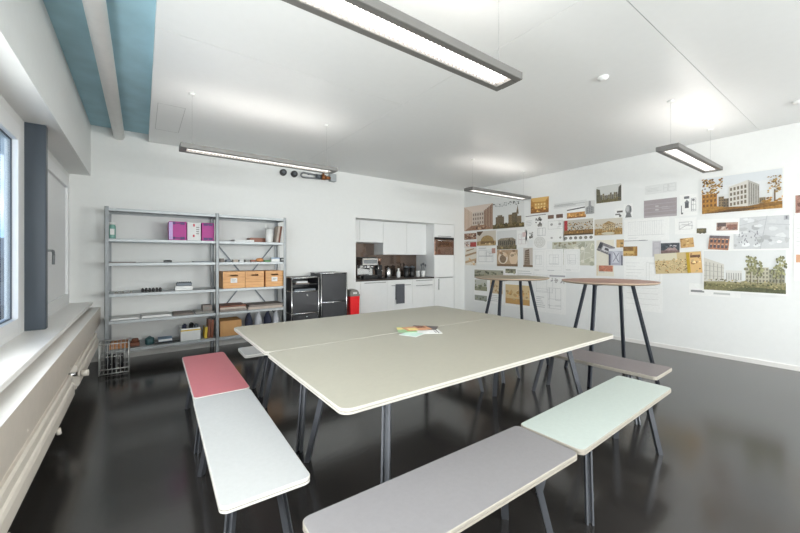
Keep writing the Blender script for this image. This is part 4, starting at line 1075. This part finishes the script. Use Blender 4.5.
def d(s):
    s.rect(0, 0, 1, 1, (222, 222, 220)); s.blobs((0, .86, .85, .99), [(112, 116, 112), (140, 142, 138)], 40, .018, 5)
    s.rect(0, .0, 1, .10, (104, 88, 52)); s.rect(0, .08, 1, .16, (140, 122, 78))
    s.block(.10, .14, .38, .46, (140, 122, 98), (96, 84, 70), 8, 5); s.block(.16, .46, .32, .52, (150, 136, 114), (110, 98, 86), 5, 1)
    s.block(.52, .14, .68, .50, (150, 128, 94), (108, 90, 68), 5, 7); s.block(.64, .14, .80, .56, (126, 112, 84), (88, 80, 66), 4, 8); s.poly([(.76, .5), (.84, .5), (.81, .84)], (132, 116, 92)); s.block(.80, .14, .92, .42, (146, 126, 96), (102, 90, 70), 3, 5)
    s.blobs((0, .06, .98, .18), [(110, 96, 58), (150, 130, 84), (84, 78, 52)], 34, .035, 6)
sheet('picture_print', 'city towers print under a pale sky, beside the colonnade print', (4.992, 4.220, 1.907, 2.449), d, lay=1)
def d(s):
    s.rect(0, 0, 1, 1, (196, 140, 68)); s.rect(0, .0, 1, .25, (156, 104, 50)); s.poly([(0, 1), (1, 1), (.8, .7), (.1, .75)], (222, 178, 104)); s.block(.2, .28, .85, .66, (208, 158, 84), (236, 206, 142), 4, 2); s.blobs((0, .05, 1, .35), [(170, 112, 52), (214, 168, 96)], 16, .07, 4)
sheet('picture_print', 'small orange interior print under the far hanging lamp', (4.073, 3.698, 2.143, 2.438), d, lay=1, rot=1)
def d(s):
    s.rect(0, .12, 1, .9, (150, 108, 88)); s.blobs((.02, .2, .98, .85), [(190, 150, 124), (96, 64, 52), (206, 184, 160)], 26, .07, 7)
sheet('picture_print', 'small reddish brown print below the colonnade print', (5.827, 5.456, 1.692, 1.875), d)
def d(s):
    s.rect(0, 0, 1, 1, (214, 206, 200)); s.rect(.5, .1, .98, .8, (186, 72, 66)); s.blobs((.0, .1, .5, .9), [(206, 186, 170), (226, 214, 204), (150, 104, 88)], 12, .08, 8)
sheet('picture_print', 'tiny print with a red patch at the wall corner', (5.827, 5.456, 1.531, 1.680), d)
def d(s):
    s.rect(0, 0, 1, 1, (206, 196, 182)); s.rect(0, 0, 1, .3, (172, 140, 98)); s.poly([(0, 1), (.35, 1), (.15, .68), (.02, .8)], (100, 76, 54))
    s.disc(.55, .32, .34, .38, (176, 146, 96), 20); s.rect(.1, 0, 1, .32, (196, 164, 116)); s.block(.2, .1, .92, .32, (160, 128, 84), (120, 92, 62), 9, 1); s.blobs((0, 0, 1, .14), [(206, 182, 140), (150, 122, 84)], 16, .05, 9)
sheet('picture_print', 'brown domed building print below the colonnade print', (5.442, 4.913, 1.562, 1.881), d)
def d(s):
    s.rect(0, 0, 1, 1, (222, 214, 200)); s.poly([(0, .5), (1, .7), (1, .8), (0, .62)], (180, 148, 112)); s.poly([(0, .1), (1, .3), (1, .42), (0, .24)], (196, 164, 126)); s.poly([(.1, .8), (.8, .95), (.8, 1), (.1, .88)], (170, 138, 104)); s.blobs((.3, 0, 1, .5), [(196, 160, 120), (214, 196, 170)], 10, .09, 10)
sheet('picture_print', 'narrow cream and tan print at the wall corner', (5.798, 5.456, 1.124, 1.513), d)
def d(s):
    s.plan((.1, .15, .85, .8), (176, 176, 178), 11, 4, 3, .006); s.plan((.5, .45, .8, .7), (150, 150, 152), 12, 3, 2, .006); s.rect(.78, .62, .96, .9, (196, 150, 136)); s.text((.1, .86, .5, .95), 2, INK, 2)
sheet('drawing_sheet', 'white floor plan with a small pink inset, under the domed building print', (5.442, 4.905, 1.152, 1.540), d)
def d(s):
    s.rect(0, 0, 1, 1, (216, 216, 214)); s.rect(0, 0, 1, .22, (120, 106, 78)); s.block(.05, .16, .95, .52, (130, 120, 104), (84, 78, 68), 9, 1, .5); s.poly([(.05, .5), (.95, .5), (.8, .62), (.2, .60)], (158, 146, 124)); s.blobs((0, .02, 1, .2), [(104, 96, 64), (150, 134, 96)], 18, .05, 13); s.blobs((.55, .2, .98, .55), [(150, 124, 90), (100, 90, 70)], 8, .05, 14)
sheet('picture_print', 'print of a columned hall under a pale sky, below the city towers', (4.886, 4.397, 1.469, 1.857), d)
def d(s):
    s.rect(0, 0, 1, 1, (190, 160, 128)); s.disc(.3, .5, .24, .36, (228, 214, 196), 18); s.disc(.3, .45, .16, .26, (150, 126, 102), 16); s.disc(.8, .5, .2, .4, (222, 196, 166), 18); s.rect(0, 0, 1, .14, (140, 112, 84)); s.blobs((0, .6, 1, 1), [(206, 180, 150), (170, 136, 104)], 10, .07, 15)
sheet('picture_print', 'brown print of arches below the columned hall print', (4.886, 4.371, 1.121, 1.461), d)
def d(s):
    s.plan((.15, .2, .85, .8), (206, 190, 190), 16, 3, 3, .006); s.rect(.55, .62, .9, .9, (220, 196, 192))
sheet('drawing_sheet', 'small white drawing with pink shading beside the columned hall print', (4.383, 4.161, 1.504, 1.834), d)
def d(s):
    s.rect(.02, .02, .98, .98, (196, 186, 176)); s.poly([(.1, .05), (.7, .05), (.62, .92), (.2, .85)], (124, 104, 88))
    for k in range(8): s.line(.15, .1 + k * .095, .66, .12 + k * .095, .012, (176, 158, 140))
    s.rect(.0, .0, 1, .1, (128, 104, 80))
sheet('picture_print', 'tall narrow print of a brown tower beside the arches', (4.245, 4.030, 1.117, 1.497), d)
def d(s):
    s.line(.02, .96, .98, .97, .014, (120, 116, 112)); s.blobs((.5, .5, .8, .85), [(96, 92, 88), (150, 146, 140)], 16, .06, 17); s.plan((.6, .1, .95, .45), INK, 18, 3, 3, .005); s.blobs((.2, .1, .45, .35), [(120, 116, 110), (180, 178, 172)], 10, .05, 19); s.text((.05, .55, .4, .8), 4, FAINT, 3)
sheet('drawing_sheet', 'white sheet hung from a dark strip with small black sketches', (4.199, 3.748, 1.636, 2.123), d)
def d(s):
    s.rect(.08, .84, .42, .98, (118, 92, 78)); s.rect(.55, .84, .92, .98, (104, 78, 66)); s.plan((.1, .45, .9, .75), FAINT, 20, 4, 3, .005)
    for u in (.3, .75): s.disc(u, .62, .08, .05, (170, 168, 164), 8)
    s.disc(.3, .12, .07, .04, (180, 176, 172), 8); s.disc(.78, .12, .07, .04, (176, 172, 166), 8)
sheet('drawing_sheet', 'white sheet with two brown thumbnails along its top', (3.748, 3.400, 1.602, 2.093), d)
def d(s):
    s.disc(.5, .5, .4, .44, (206, 204, 198), 24); s.disc(.5, .5, .37, .41, (224, 223, 219), 24); s.disc(.5, .5, .25, .28, (208, 205, 198), 20); s.disc(.5, .5, .22, .25, (224, 223, 219), 20)
    for k in range(6):
        t = k * 1.047; s.line(.5, .5, .5 + .4 * math.cos(t), .5 + .44 * math.sin(t), .005, (206, 203, 196))
sheet('drawing_sheet', 'small sheet with a round faint plan drawing', (4.030, 3.738, 1.472, 1.708), d, lay=1)
def d(s):
    s.rect(.02, .74, .98, .97, (160, 158, 140)); s.rect(.02, .72, .98, .82, (96, 98, 78)); s.blobs((.03, .76, .97, .92), [(104, 106, 84), (150, 146, 122), (80, 84, 66)], 40, .03, 21)
    s.rect(.03, .34, .46, .67, (186, 186, 176)); s.rect(.03, .34, .46, .47, (140, 140, 112)); s.blobs((.05, .40, .45, .62), [(120, 124, 98), (166, 164, 146)], 18, .035, 22)
    s.rect(.03, .04, .46, .20, (150, 154, 142)); s.blobs((.05, .05, .45, .16), [(104, 110, 88), (140, 142, 122)], 14, .03, 23)
    s.rect(.56, .30, .96, .70, (210, 186, 150)); s.blobs((.57, .3, .95, .6), [(190, 150, 104), (222, 204, 170)], 16, .05, 24); s.text((.56, .06, .95, .26), 4, FAINT, 4)
sheet('drawing_sheet', 'sheet with a dark landscape panorama strip behind the olive standing table', (5.531, 4.706, 0.316, 1.053), d)
def d(s):
    s.rect(.02, .86, .40, .97, (130, 126, 104)); s.blobs((.03, .87, .38, .95), [(98, 98, 78), (150, 146, 120)], 12, .04, 25)
    s.rect(.02, .06, .88, .56, (216, 190, 142)); s.rect(.02, .06, .88, .2, (196, 152, 92)); s.blobs((.03, .16, .86, .42), [(206, 160, 100), (180, 146, 98), (226, 206, 166)], 30, .05, 26); s.text((.45, .68, .95, .95), 5, FAINT, 5)
sheet('drawing_sheet', 'sheet with a golden landscape print behind the olive standing table', (4.681, 4.019, 0.315, 1.093), d)
def d(s):
    s.plan((.06, .5, .6, .93), FAINT, 27, 4, 3, .005); s.plan((.45, .12, .85, .62), (186, 186, 184), 28, 4, 5, .005); s.text((.06, .1, .38, .4), 6, FAINT, 6); s.rect(.5, .9, .98, .94, (170, 168, 172)); s.blobs((.5, .76, .95, .86), [(176, 172, 170), (206, 202, 198)], 12, .04, 29)
sheet('drawing_sheet', 'large faint line drawing between the two standing tables', (3.997, 3.372, 0.279, 1.025), d)
# --- middle
def d(s): s.text((.03, .2, .97, .8), 2, (190, 190, 188), 7, .5); s.line(.0, .5, .98, .56, .008, (176, 176, 174))
sheet('drawing_sheet', 'long narrow strip of faint pencil notes', (3.603, 3.011, 2.185, 2.284), d, (220, 220, 218))
def d(s):
    s.rect(.0, .05, 1, .55, (206, 150, 84)); s.rect(0, .05, 1, .18, (166, 112, 62)); s.line(0, .78, 1, .92, .02, (96, 92, 90)); s.blobs((.1, .1, .9, .5), [(222, 172, 104), (176, 124, 70)], 16, .06, 30)
sheet('picture_print', 'small orange strip print over the red-edged autumn print', (3.354, 3.021, 1.977, 2.176), d)
def d(s):
    s.rect(0, 0, 1, 1, (214, 213, 210)); s.poly([(.1, .0), (.9, .0), (.9, .5), (.62, .62), (.6, .98), (.4, .98), (.38, .6), (.1, .5)], (150, 150, 150)); s.block(.2, .08, .8, .5, (164, 164, 164), (110, 110, 110), 3, 3)
sheet('drawing_sheet', 'small grey pencil sketch of a towered house', (3.038, 2.873, 2.035, 2.257), d, lay=1)
def d(s):
    s.rect(.02, .02, .98, .98, (206, 206, 202)); s.rect(.02, .02, .98, .2, (122, 112, 80))
    r = random.Random(31)
    for k in range(12):
        a = .05 + k * .072; h = r.uniform(.22, .42); s.block(a, .18, a + .065, .18 + h, (150 - k % 3 * 14, 140 - k % 3 * 12, 112), (104, 98, 82), 2, 3)
    s.poly([(.02, .1), (.22, .1), (.16, .78), (.02, .86)], (108, 104, 86)); s.poly([(.98, .1), (.84, .1), (.88, .8), (.98, .92)], (92, 88, 78)); s.blobs((.05, .06, .95, .24), [(104, 100, 66), (140, 128, 92)], 24, .03, 32)
sheet('picture_print', 'topmost small print of a city street with dark towers at both sides', (2.857, 2.463, 2.188, 2.474), d)
def d(s):
    s.rect(.02, .26, .98, .98, (196, 190, 178)); s.rect(.02, .26, .98, .5, (150, 112, 66)); s.rect(.03, .5, .14, .96, (190, 60, 66)); s.blobs((.12, .34, .97, .86), [(166, 122, 60), (120, 90, 54), (196, 154, 88), (90, 78, 58)], 140, .02, 33); s.rect(.02, .26, .98, .33, (104, 84, 58))
    for k in range(6): s.disc(.09 + k * .165, .13, .052, .07, (116, 112, 104), 12); s.disc(.09 + k * .165, .12, .03, .045, (160, 156, 146), 8)
sheet('picture_print', 'autumn street print with a red edge and a row of round thumbnails', (3.418, 2.890, 1.593, 1.965), d)
def d(s):
    s.rect(0, .0, 1, 1, (206, 198, 184)); s.rect(0, .04, 1, .4, (176, 140, 84)); s.block(.3, .3, .75, .68, (206, 186, 152), (140, 116, 84), 7, 3); s.poly([(.3, .68), (.75, .68), (.52, .86)], (180, 150, 104)); s.blobs((.0, .1, .99, .72), [(180, 140, 80), (130, 104, 66), (206, 176, 120)], 130, .02, 34); s.disc(.5, .12, .24, .08, (206, 198, 176), 14)
sheet('picture_print', 'golden palace and garden print beside the autumn street print', (2.881, 2.456, 1.660, 1.930), d)
def d(s):
    s.rect(.01, .01, .99, .99, (196, 194, 176)); s.blobs((.02, .05, .98, .95), [(204, 202, 184), (186, 186, 164), (210, 206, 192)], 36, .08, 35)
    for a, b, c, e in ((.05, .8, .9, .5), (.5, .1, .9, .9), (.6, .1, .98, .4), (.1, .3, .7, .9), (.75, .1, .8, .95)): s.line(a, b, c, e, .008, (222, 220, 208))
    s.blobs((.05, .82, .6, .96), [(176, 166, 136), (160, 150, 120)], 16, .03, 36)
sheet('drawing_sheet', 'pale green site map below the red-edged autumn print', (3.638, 2.873, 1.164, 1.586), d)
for rect, seed, lb, ly in (((4.030, 3.778, 1.027, 1.444), 37, 'white plan sheet in the row of three, by the round plan', 1), ((3.778, 3.418, 1.028, 1.457), 38, 'white plan sheet in the middle of the row of three', 1), ((3.409, 3.123, 1.048, 1.450), 39, 'white plan sheet in the row of three, overlapping the green map', 1)):
    def d(s, seed=seed):
        s.plan((.25, .35, .75, .75), (196, 196, 196), seed, 3, 3, .005); s.plan((.1, .1, .9, .92), (212, 212, 210), seed + 50, 2, 2, .003); s.text((.15, .05, .6, .12), 1, FAINT, seed)
    sheet('drawing_sheet', lb, rect, d, lay=ly)
def d(s): s.rect(.0, .0, .08, .3, (222, 206, 176)); s.text((.15, .08, .6, .25), 3, FAINT, 41)
sheet('drawing_sheet', 'cream backing sheet behind the grey aerial photo', (2.849, 2.580, 1.001, 1.586), d, (228, 222, 206))
def d(s):
    s.rect(0, 0, 1, 1, (140, 136, 138)); s.rect(.0, .3, .22, .9, (78, 78, 82)); s.rect(.28, .2, .7, .7, (206, 204, 206)); s.rect(.45, .35, .75, .6, (88, 84, 90)); s.rect(.75, .05, 1, .5, (168, 164, 168)); s.blobs((.05, .02, .95, .3), [(176, 172, 176), (110, 108, 112)], 12, .05, 42)
sheet('picture_print', 'tilted grey aerial photo of a building model', (2.825, 2.580, 1.370, 1.520), d, lay=1, rot=24)
def d(s):
    s.rect(.0, .0, 1, 1, (176, 176, 188)); s.rect(0, 0, .14, .7, (92, 92, 112)); s.rect(.9, 0, 1, .6, (92, 92, 110)); s.poly([(.25, .15), (.7, .15), (.8, .8), (.3, .85)], (206, 206, 214)); s.line(.3, .2, .75, .75, .012, (140, 140, 154)); s.line(.7, .2, .35, .8, .012, (140, 140, 154)); s.rect(0, .85, 1, 1, (222, 222, 226))
sheet('picture_print', 'bluish grey roof photo overlapping the tilted aerial photo', (2.655, 2.449, 1.178, 1.444), d, lay=2)
def d(s): s.rect(0, 0, 1, 1, (206, 166, 108)); s.blobs((.5, .0, 1, 1), [(120, 100, 74), (150, 122, 84)], 8, .15, 43)
sheet('picture_print', 'tiny tan photo above the gold one', (2.541, 2.435, 1.459, 1.585), d, lay=1)
def d(s):
    s.rect(0, 0, 1, 1, (190, 150, 84)); s.rect(.0, .55, .72, 1, (150, 112, 66)); s.rect(0, .25, .75, .5, (214, 180, 116)); s.poly([(.8, 0), (1, 0), (1, 1), (.9, 1)], (166, 120, 54)); s.blobs((0, 0, 1, .3), [(170, 128, 70), (206, 170, 106)], 12, .07, 44)
sheet('picture_print', 'small gold interior photo beside the bluish roof photo', (2.443, 2.248, 1.325, 1.471), d, lay=1)
def d(s): s.rect(0, 0, 1, 1, (206, 132, 104)); s.blobs((0, .1, 1, .9), [(196, 120, 92), (214, 146, 118)], 10, .1, 45)
sheet('picture_print', 'small terracotta strip above the red-brown standing table', (2.810, 2.595, 1.075, 1.172), d, lay=1)
def d(s):
    s.disc(.55, .55, .34, .36, (150, 150, 150), 14); s.poly([(.2, .0), (.9, .0), (.75, .35), (.35, .35)], (120, 120, 120)); s.disc(.45, .62, .18, .2, (190, 190, 190), 12); s.rect(.68, .4, .84, .8, (104, 104, 106))
sheet('drawing_sheet', 'small grey pencil sketch of a bust', (2.442, 2.312, 1.921, 2.134), d)
def d(s): s.rect(.3, .55, 1, .75, (96, 92, 88)); s.rect(.1, .3, .7, .45, (120, 116, 112)); s.disc(.7, .2, .16, .14, (110, 108, 104), 8)
sheet('drawing_sheet', 'tiny sheet of dark ink sketches beside the bust sketch', (2.572, 2.452, 1.928, 2.075), d)
# --- towards the picture lamp
def d(s): s.text((.05, .25, .55, .7), 3, (206, 206, 204), 46); s.plan((.6, .15, .95, .9), (200, 200, 198), 47, 5, 2, .004)
sheet('drawing_sheet', 'faint pencil elevation above the mauve-grey facade drawing', (2.148, 1.756, 2.236, 2.367), d, (222, 222, 220))
def d(s):
    s.rect(.0, .0, 1, 1, (160, 150, 152)); s.rect(0, .0, 1, .12, (176, 168, 170))
    for k in range(3): s.line(.02, .3 + k * .22, .98, .32 + k * .22, .006, (178, 170, 172))
    s.rect(.36, .38, .46, .46, (192, 186, 188)); s.rect(.36, .58, .46, .66, (188, 182, 184)); s.text((.55, .4, .85, .6), 2, (180, 172, 174), 48)
sheet('drawing_sheet', 'mauve-grey facade drawing on the upper part of the wall', (2.162, 1.756, 1.889, 2.150), d)
def d(s):
    s.rect(.25, .8, .55, .92, (110, 110, 112)); s.rect(.3, .36, .52, .62, (92, 92, 96)); s.poly([(.26, .62), (.41, .76), (.56, .62)], (130, 130, 132)); s.line(.1, .1, .1, .5, .01, (120, 120, 122)); s.plan((.66, .2, .92, .8), (160, 160, 162), 49, 3, 4, .005); s.disc(.78, .72, .08, .06, (120, 120, 122), 8); s.rect(.08, .08, .2, .16, (110, 110, 112))
sheet('drawing_sheet', 'white sheet of small dark tower sketches beside the golden building print', (1.724, 1.528, 1.879, 2.170), d)
def d(s):
    for k in range(16): s.line(.12 + k * .048, .25, .12 + k * .048, .85, .003, (206, 206, 206))
    s.line(.1, .25, .9, .25, .004, (190, 190, 190)); s.line(.1, .86, .9, .86, .004, (206, 206, 206)); s.rect(.0, .0, .55, .02, (120, 120, 122)); s.rect(.36, .0, .5, .03, (110, 110, 112)); s.text((.1, .08, .4, .16), 2, (206, 206, 206), 51)
sheet('drawing_sheet', 'large faint facade elevation below the mauve-grey drawing', (2.435, 1.845, 1.555, 1.890), d, lay=1)
def d(s): s.plan((.2, .3, .8, .75), (196, 194, 194), 52, 4, 3, .005, .5); s.line(.2, .3, .8, .7, .006, (176, 172, 174)); s.line(.3, .62, .85, .5, .006, (176, 172, 174))
sheet('drawing_sheet', 'white sketch sheet under the tower sketches', (1.779, 1.537, 1.626, 1.851), d)
def d(s):
    s.rect(0, 0, 1, 1, (74, 80, 86)); s.rect(.0, .0, 1, .3, (128, 104, 100)); s.poly([(.2, .3), (.9, .3), (.75, .62), (.4, .55)], (176, 150, 146)); s.poly([(.45, .7), (.8, .6), (.85, .75), (.55, .82)], (206, 200, 200)); s.blobs((.0, .6, 1, .98), [(60, 66, 74), (92, 98, 104)], 10, .08, 53)
sheet('picture_print', 'dark slate photo of a model above the village print', (1.946, 1.724, 1.358, 1.508), d, lay=1)
def d(s): s.rect(0, 0, 1, 1, (206, 164, 104)); s.blobs((0, 0, 1, 1), [(214, 150, 100), (222, 190, 130), (190, 140, 80)], 16, .1, 54)
sheet('picture_print', 'small orange photo beside the dark slate one', (1.714, 1.565, 1.439, 1.570), d, lay=2, rot=-5)
def d(s):
    s.rect(0, 0, 1, 1, (206, 184, 138)); s.rect(.0, .65, .5, 1, (214, 206, 180)); s.blobs((0, .05, .75, .7), [(176, 150, 98), (130, 112, 74), (222, 200, 150), (196, 150, 96)], 150, .018, 55)
    s.rect(.70, .0, .765, .97, (196, 160, 34)); s.rect(.765, .0, 1, .97, (222, 180, 118)); s.blobs((.78, .05, .98, .9), [(206, 158, 96), (230, 196, 140), (170, 116, 70)], 16, .035, 56); s.rect(.78, .72, .98, .84, (120, 84, 60))
sheet('picture_print', 'village roofs print with a yellow band, curling at one side', (2.017, 1.480, 1.080, 1.370), d, lay=2, rot=-4)
def d(s): s.rect(0, 0, 1, 1, (196, 192, 196)); s.plan((.15, .1, .85, .9), (176, 172, 178), 57, 2, 4, .005)
sheet('drawing_sheet', 'small grey sheet tucked beside the dark slate photo', (2.052, 1.946, 1.316, 1.543), d)
def d(s):
    s.text((.06, .55, .55, .92), 6, (212, 211, 209), 58, .12)
    for k in range(4): s.line(.08, .12 + k * .1, .9, .13 + k * .1, .004, (206, 204, 200))
    s.plan((.6, .5, .94, .9), (208, 207, 204), 59, 2, 4, .004)
sheet('drawing_sheet', 'big white drawing behind the red-brown standing table', (2.435, 1.928, 0.499, 1.309), d)
def d(s):
    s.rect(.0, .1, .24, .42, (104, 96, 70)); s.blobs((.0, .1, .24, .4), [(130, 118, 84), (84, 80, 62)], 10, .04, 60); s.rect(.48, .24, .97, .76, (188, 158, 142)); s.rect(.5, .5, .7, .74, (104, 88, 84)); s.rect(.72, .3, .95, .62, (150, 104, 90)); s.blobs((.5, .26, .95, .5), [(206, 186, 174), (128, 100, 90)], 14, .04, 61)
sheet('picture_print', 'white sheet with two small photos under the golden building print', (1.533, 1.110, 1.604, 1.804), d, lay=1, rot=2)
def d(s):
    s.rect(0, 0, 1, 1, (186, 130, 100)); s.rect(0, .8, 1, 1, (122, 112, 114))
    for j in range(2):
        for k in range(5): s.rect(.06 + k * .19, .12 + j * .38, .19 + k * .19, .34 + j * .38, (96, 84, 88)); s.rect(.08 + k * .19, .34 + j * .38, .17 + k * .19, .40 + j * .38, (222, 184, 150))
sheet('picture_print', 'tilted print of an orange-brown facade with dark windows', (1.407, 1.205, 1.403, 1.585), d, lay=2, rot=5)
def d(s):
    s.rect(.01, .01, .99, .99, (204, 205, 206)); s.blobs((.02, .05, .98, .95), [(202, 203, 204), (207, 208, 208)], 30, .08, 62)
    r = random.Random(63)
    for k in range(26): a, b = r.uniform(.08, .45), r.uniform(.1, .55); s.rect(a, b, a + .02, b + .05, (146, 146, 150))
    for a, b, c, e in ((.0, .7, .6, .9), (.5, .0, .62, 1), (.62, .4, 1, .3), (.3, .6, .7, .2), (.62, .75, 1, .7)): s.line(a, b, c, e, .006, (180, 181, 184))
    s.rect(.90, .84, .99, .97, (176, 176, 180)); s.rect(.93, .87, .96, .96, (120, 120, 126))
sheet('drawing_sheet', 'large pale grey map between the golden building and park prints', (1.170, 0.678, 1.404, 1.805), d)
def d(s):
    s.rect(.0, .0, 1, 1, (228, 227, 224)); s.bands((.02, .05, .98, .97), [(206, 206, 204), (212, 212, 211), (216, 217, 218), (210, 213, 216)])
    s.rect(.02, .05, .98, .22, (176, 128, 56)); s.poly([(.02, .05), (.55, .05), (.98, .14), (.98, .2), (.4, .2)], (140, 98, 42)); s.poly([(.1, .05), (.5, .05), (.75, .12), (.4, .12)], (96, 68, 36))
    # gold block with autumn tree
    s.block(.02, .2, .22, .56, (186, 130, 54), (122, 82, 40), 4, 3); s.blobs((.02, .56, .29, .95), [(150, 106, 44), (178, 134, 60), (104, 76, 38), (190, 152, 80)], 100, .017, 64)
    s.block(.24, .2, .31, .46, (150, 128, 96), (104, 88, 70), 2, 4); s.block(.30, .18, .37, .40, (120, 104, 84), (86, 78, 66), 2, 3)
    # the white building
    s.poly([(.37, .18), (.60, .16), (.60, .80), (.37, .68)], (206, 201, 192)); s.poly([(.60, .16), (.73, .19), (.73, .66), (.60, .80)], (176, 172, 164))
    for i in range(5):
        for j in range(4):
            a = .385 + i * .043; b = .20 + j * .125 + i * .008; s.rect(a, b, a + .026, b + .075 + i * .003, (124, 112, 96))
    for i in range(5): s.line(.615 + i * .026, .20, .615 + i * .026, .74 - i * .028, .006, (122, 116, 108))
    s.block(.73, .20, .80, .34, (150, 132, 104), (110, 96, 78), 3, 1)
    s.line(.90, .18, .90, .5, .012, (104, 78, 46)); s.blobs((.82, .42, .97, .84), [(166, 130, 76), (140, 106, 58), (186, 156, 104)], 70, .014, 65); s.blobs((.76, .2, .98, .32), [(150, 104, 46), (190, 140, 66)], 16, .025, 66)
sheet('picture_print', 'large print of a white building among golden autumn trees', (1.494, 0.722, 1.858, 2.366), d, lay=1)
def d(s):
    s.rect(.02, .04, .98, .98, (220, 221, 220)); s.rect(.02, .04, .98, .22, (138, 132, 90)); s.rect(.02, .2, .98, .28, (166, 158, 116)); s.poly([(.3, .04), (.98, .04), (.98, .12), (.55, .16)], (96, 98, 66))
    s.poly([(.02, .24), (.28, .26), (.28, .66), (.02, .82)], (206, 202, 192))
    for k in range(5): s.line(.05 + k * .05, .3, .05 + k * .05, .72 - k * .02, .008, (164, 160, 150))
    for k in range(3): s.line(.02, .38 + k * .13, .28, .37 + k * .1, .006, (172, 168, 158))
    s.block(.30, .25, .50, .52, (214, 212, 206), (160, 158, 152), 7, 1, .4); s.block(.54, .26, .80, .60, (186, 180, 158), (134, 130, 112), 7, 4); s.block(.80, .26, .97, .56, (168, 164, 142), (120, 118, 102), 5, 3)
    for u, h, w, sd in ((.60, .62, .13, 67), (.68, .52, .11, 68), (.93, .62, .10, 69), (.88, .42, .09, 70)): s.tree(u, .22, h, w, (150, 148, 108), (110, 96, 72), sd)
    s.blobs((.03, .12, .97, .30), [(126, 122, 80), (150, 142, 98), (180, 166, 122), (104, 104, 70)], 130, .014, 71)
sheet('picture_print', 'large print of pale buildings behind a green park, lowest of the big prints', (1.475, 0.694, 0.852, 1.400), d, lay=1)
def d(s): s.text((.04, .2, .45, .5), 1, (130, 130, 130), 80, .6); s.text((.5, .1, .9, .4), 1, (190, 190, 188), 81, .5)
sheet('drawing_sheet', 'low white caption sheet with a dark text line under the park print', (1.62, 1.10, 0.79, 0.95), d)
def d(s): s.rect(.02, .04, .98, .96, (172, 128, 112)); s.blobs((.04, .06, .96, .7), [(140, 96, 84), (196, 160, 140), (110, 80, 72)], 18, .1, 72)
sheet('picture_print', 'pinkish brown print cut off by the picture edge', (0.642, 0.350, 1.802, 2.024), d)
def d(s): s.rect(.05, .28, .95, .40, (214, 160, 124)); s.text((.06, .5, .9, .9), 6, (206, 205, 204), 73, .15)
sheet('drawing_sheet', 'white sheet with an orange strip cut off by the picture edge', (0.647, 0.34, 1.034, 1.784), d)

# ------------------------------------------------------------------ light
W = bpy.data.worlds.new('sky'); scene.world = W; W.use_nodes = True
nt = W.node_tree; bg = nt.nodes['Background']
tc = nt.nodes.new('ShaderNodeTexCoord')
sp = nt.nodes.new('ShaderNodeSeparateXYZ'); nt.links.new(tc.outputs['Generated'], sp.inputs['Vector'])
gr = nt.nodes.new('ShaderNodeValToRGB'); nt.links.new(sp.outputs['Z'], gr.inputs['Fac'])
gr.color_ramp.elements[0].position = 0.0; gr.color_ramp.elements[0].color = lin((150, 192, 232))
gr.color_ramp.elements[1].position = 0.35; gr.color_ramp.elements[1].color = lin((78, 142, 216))
nz = nt.nodes.new('ShaderNodeTexNoise'); nz.inputs['Scale'].default_value = 3.2; nz.inputs['Detail'].default_value = 8
nt.links.new(tc.outputs['Generated'], nz.inputs['Vector'])
cr = nt.nodes.new('ShaderNodeValToRGB'); cr.color_ramp.elements[0].position = 0.52; cr.color_ramp.elements[1].position = 0.68
nt.links.new(nz.outputs['Fac'], cr.inputs['Fac'])
mx = nt.nodes.new('ShaderNodeMixRGB'); mx.inputs['Color2'].default_value = (0.95, 0.95, 0.95, 1)
nt.links.new(cr.outputs['Color'], mx.inputs['Fac']); nt.links.new(gr.outputs['Color'], mx.inputs['Color1'])
nt.links.new(mx.outputs['Color'], bg.inputs['Color'])
bg.inputs['Strength'].default_value = 1.0

def daylight_or_fill(loc, rot, w, power):
    l = bpy.data.lights.new('window_daylight', 'AREA'); l.shape = 'RECTANGLE'; l.size = w; l.size_y = WZ1 - WZ0 - 0.3
    l.energy = power; l.color = (1.0, 0.985, 0.955)
    o = bpy.data.objects.new('window_daylight', l); col.objects.link(o)
    o.location = loc; o.rotation_euler = rot
for y0, y1 in WINS[:2]: daylight_or_fill((LX - 0.10, (y0 + y1) / 2, (WZ0 + WZ1) / 2), (0, R(-90), 0), y1 - y0 - 0.3, 40)
daylight_or_fill((LX - 0.06, 2.45, (WZ0 + WZ1) / 2), (0, R(-90), 0), 1.3, 16)
for (x0, x1), pw in zip(FILL_WINS, (85, 130)): daylight_or_fill(((x0 + x1) / 2, FY - 0.12, (WZ0 + WZ1) / 2), (R(90), 0, 0), x1 - x0 - 0.3, pw)  # fill light placed at the two added windows behind the camera

# ------------------------------------------------------------------ camera and view
cam = bpy.data.cameras.new('camera'); cam.lens = 16.0; cam.sensor_width = 36.0; cam.sensor_fit = 'HORIZONTAL'
cam.shift_y = (257.6 - 266.5) / 800.0; cam.clip_start = 0.02; cam.clip_end = 500
co = bpy.data.objects.new('camera', cam); col.objects.link(co)
co.location = (0, 0, 1.3); co.rotation_euler = (R(90), 0, -0.6283)
scene.camera = co
vs_ = scene.view_settings
vs_.view_transform = 'Standard'; vs_.look = 'None'; vs_.gamma = 1.0; vs_.use_curve_mapping = False
vs_.exposure = 1.0
scene.cycles.max_bounces = 10; scene.cycles.diffuse_bounces = 6; scene.cycles.glossy_bounces = 4; scene.cycles.transparent_max_bounces = 8
scene.cycles.caustics_reflective = False; scene.cycles.caustics_refractive = False
scene.cycles.sample_clamp_indirect = 6.0
scene.cycles.use_denoising = True
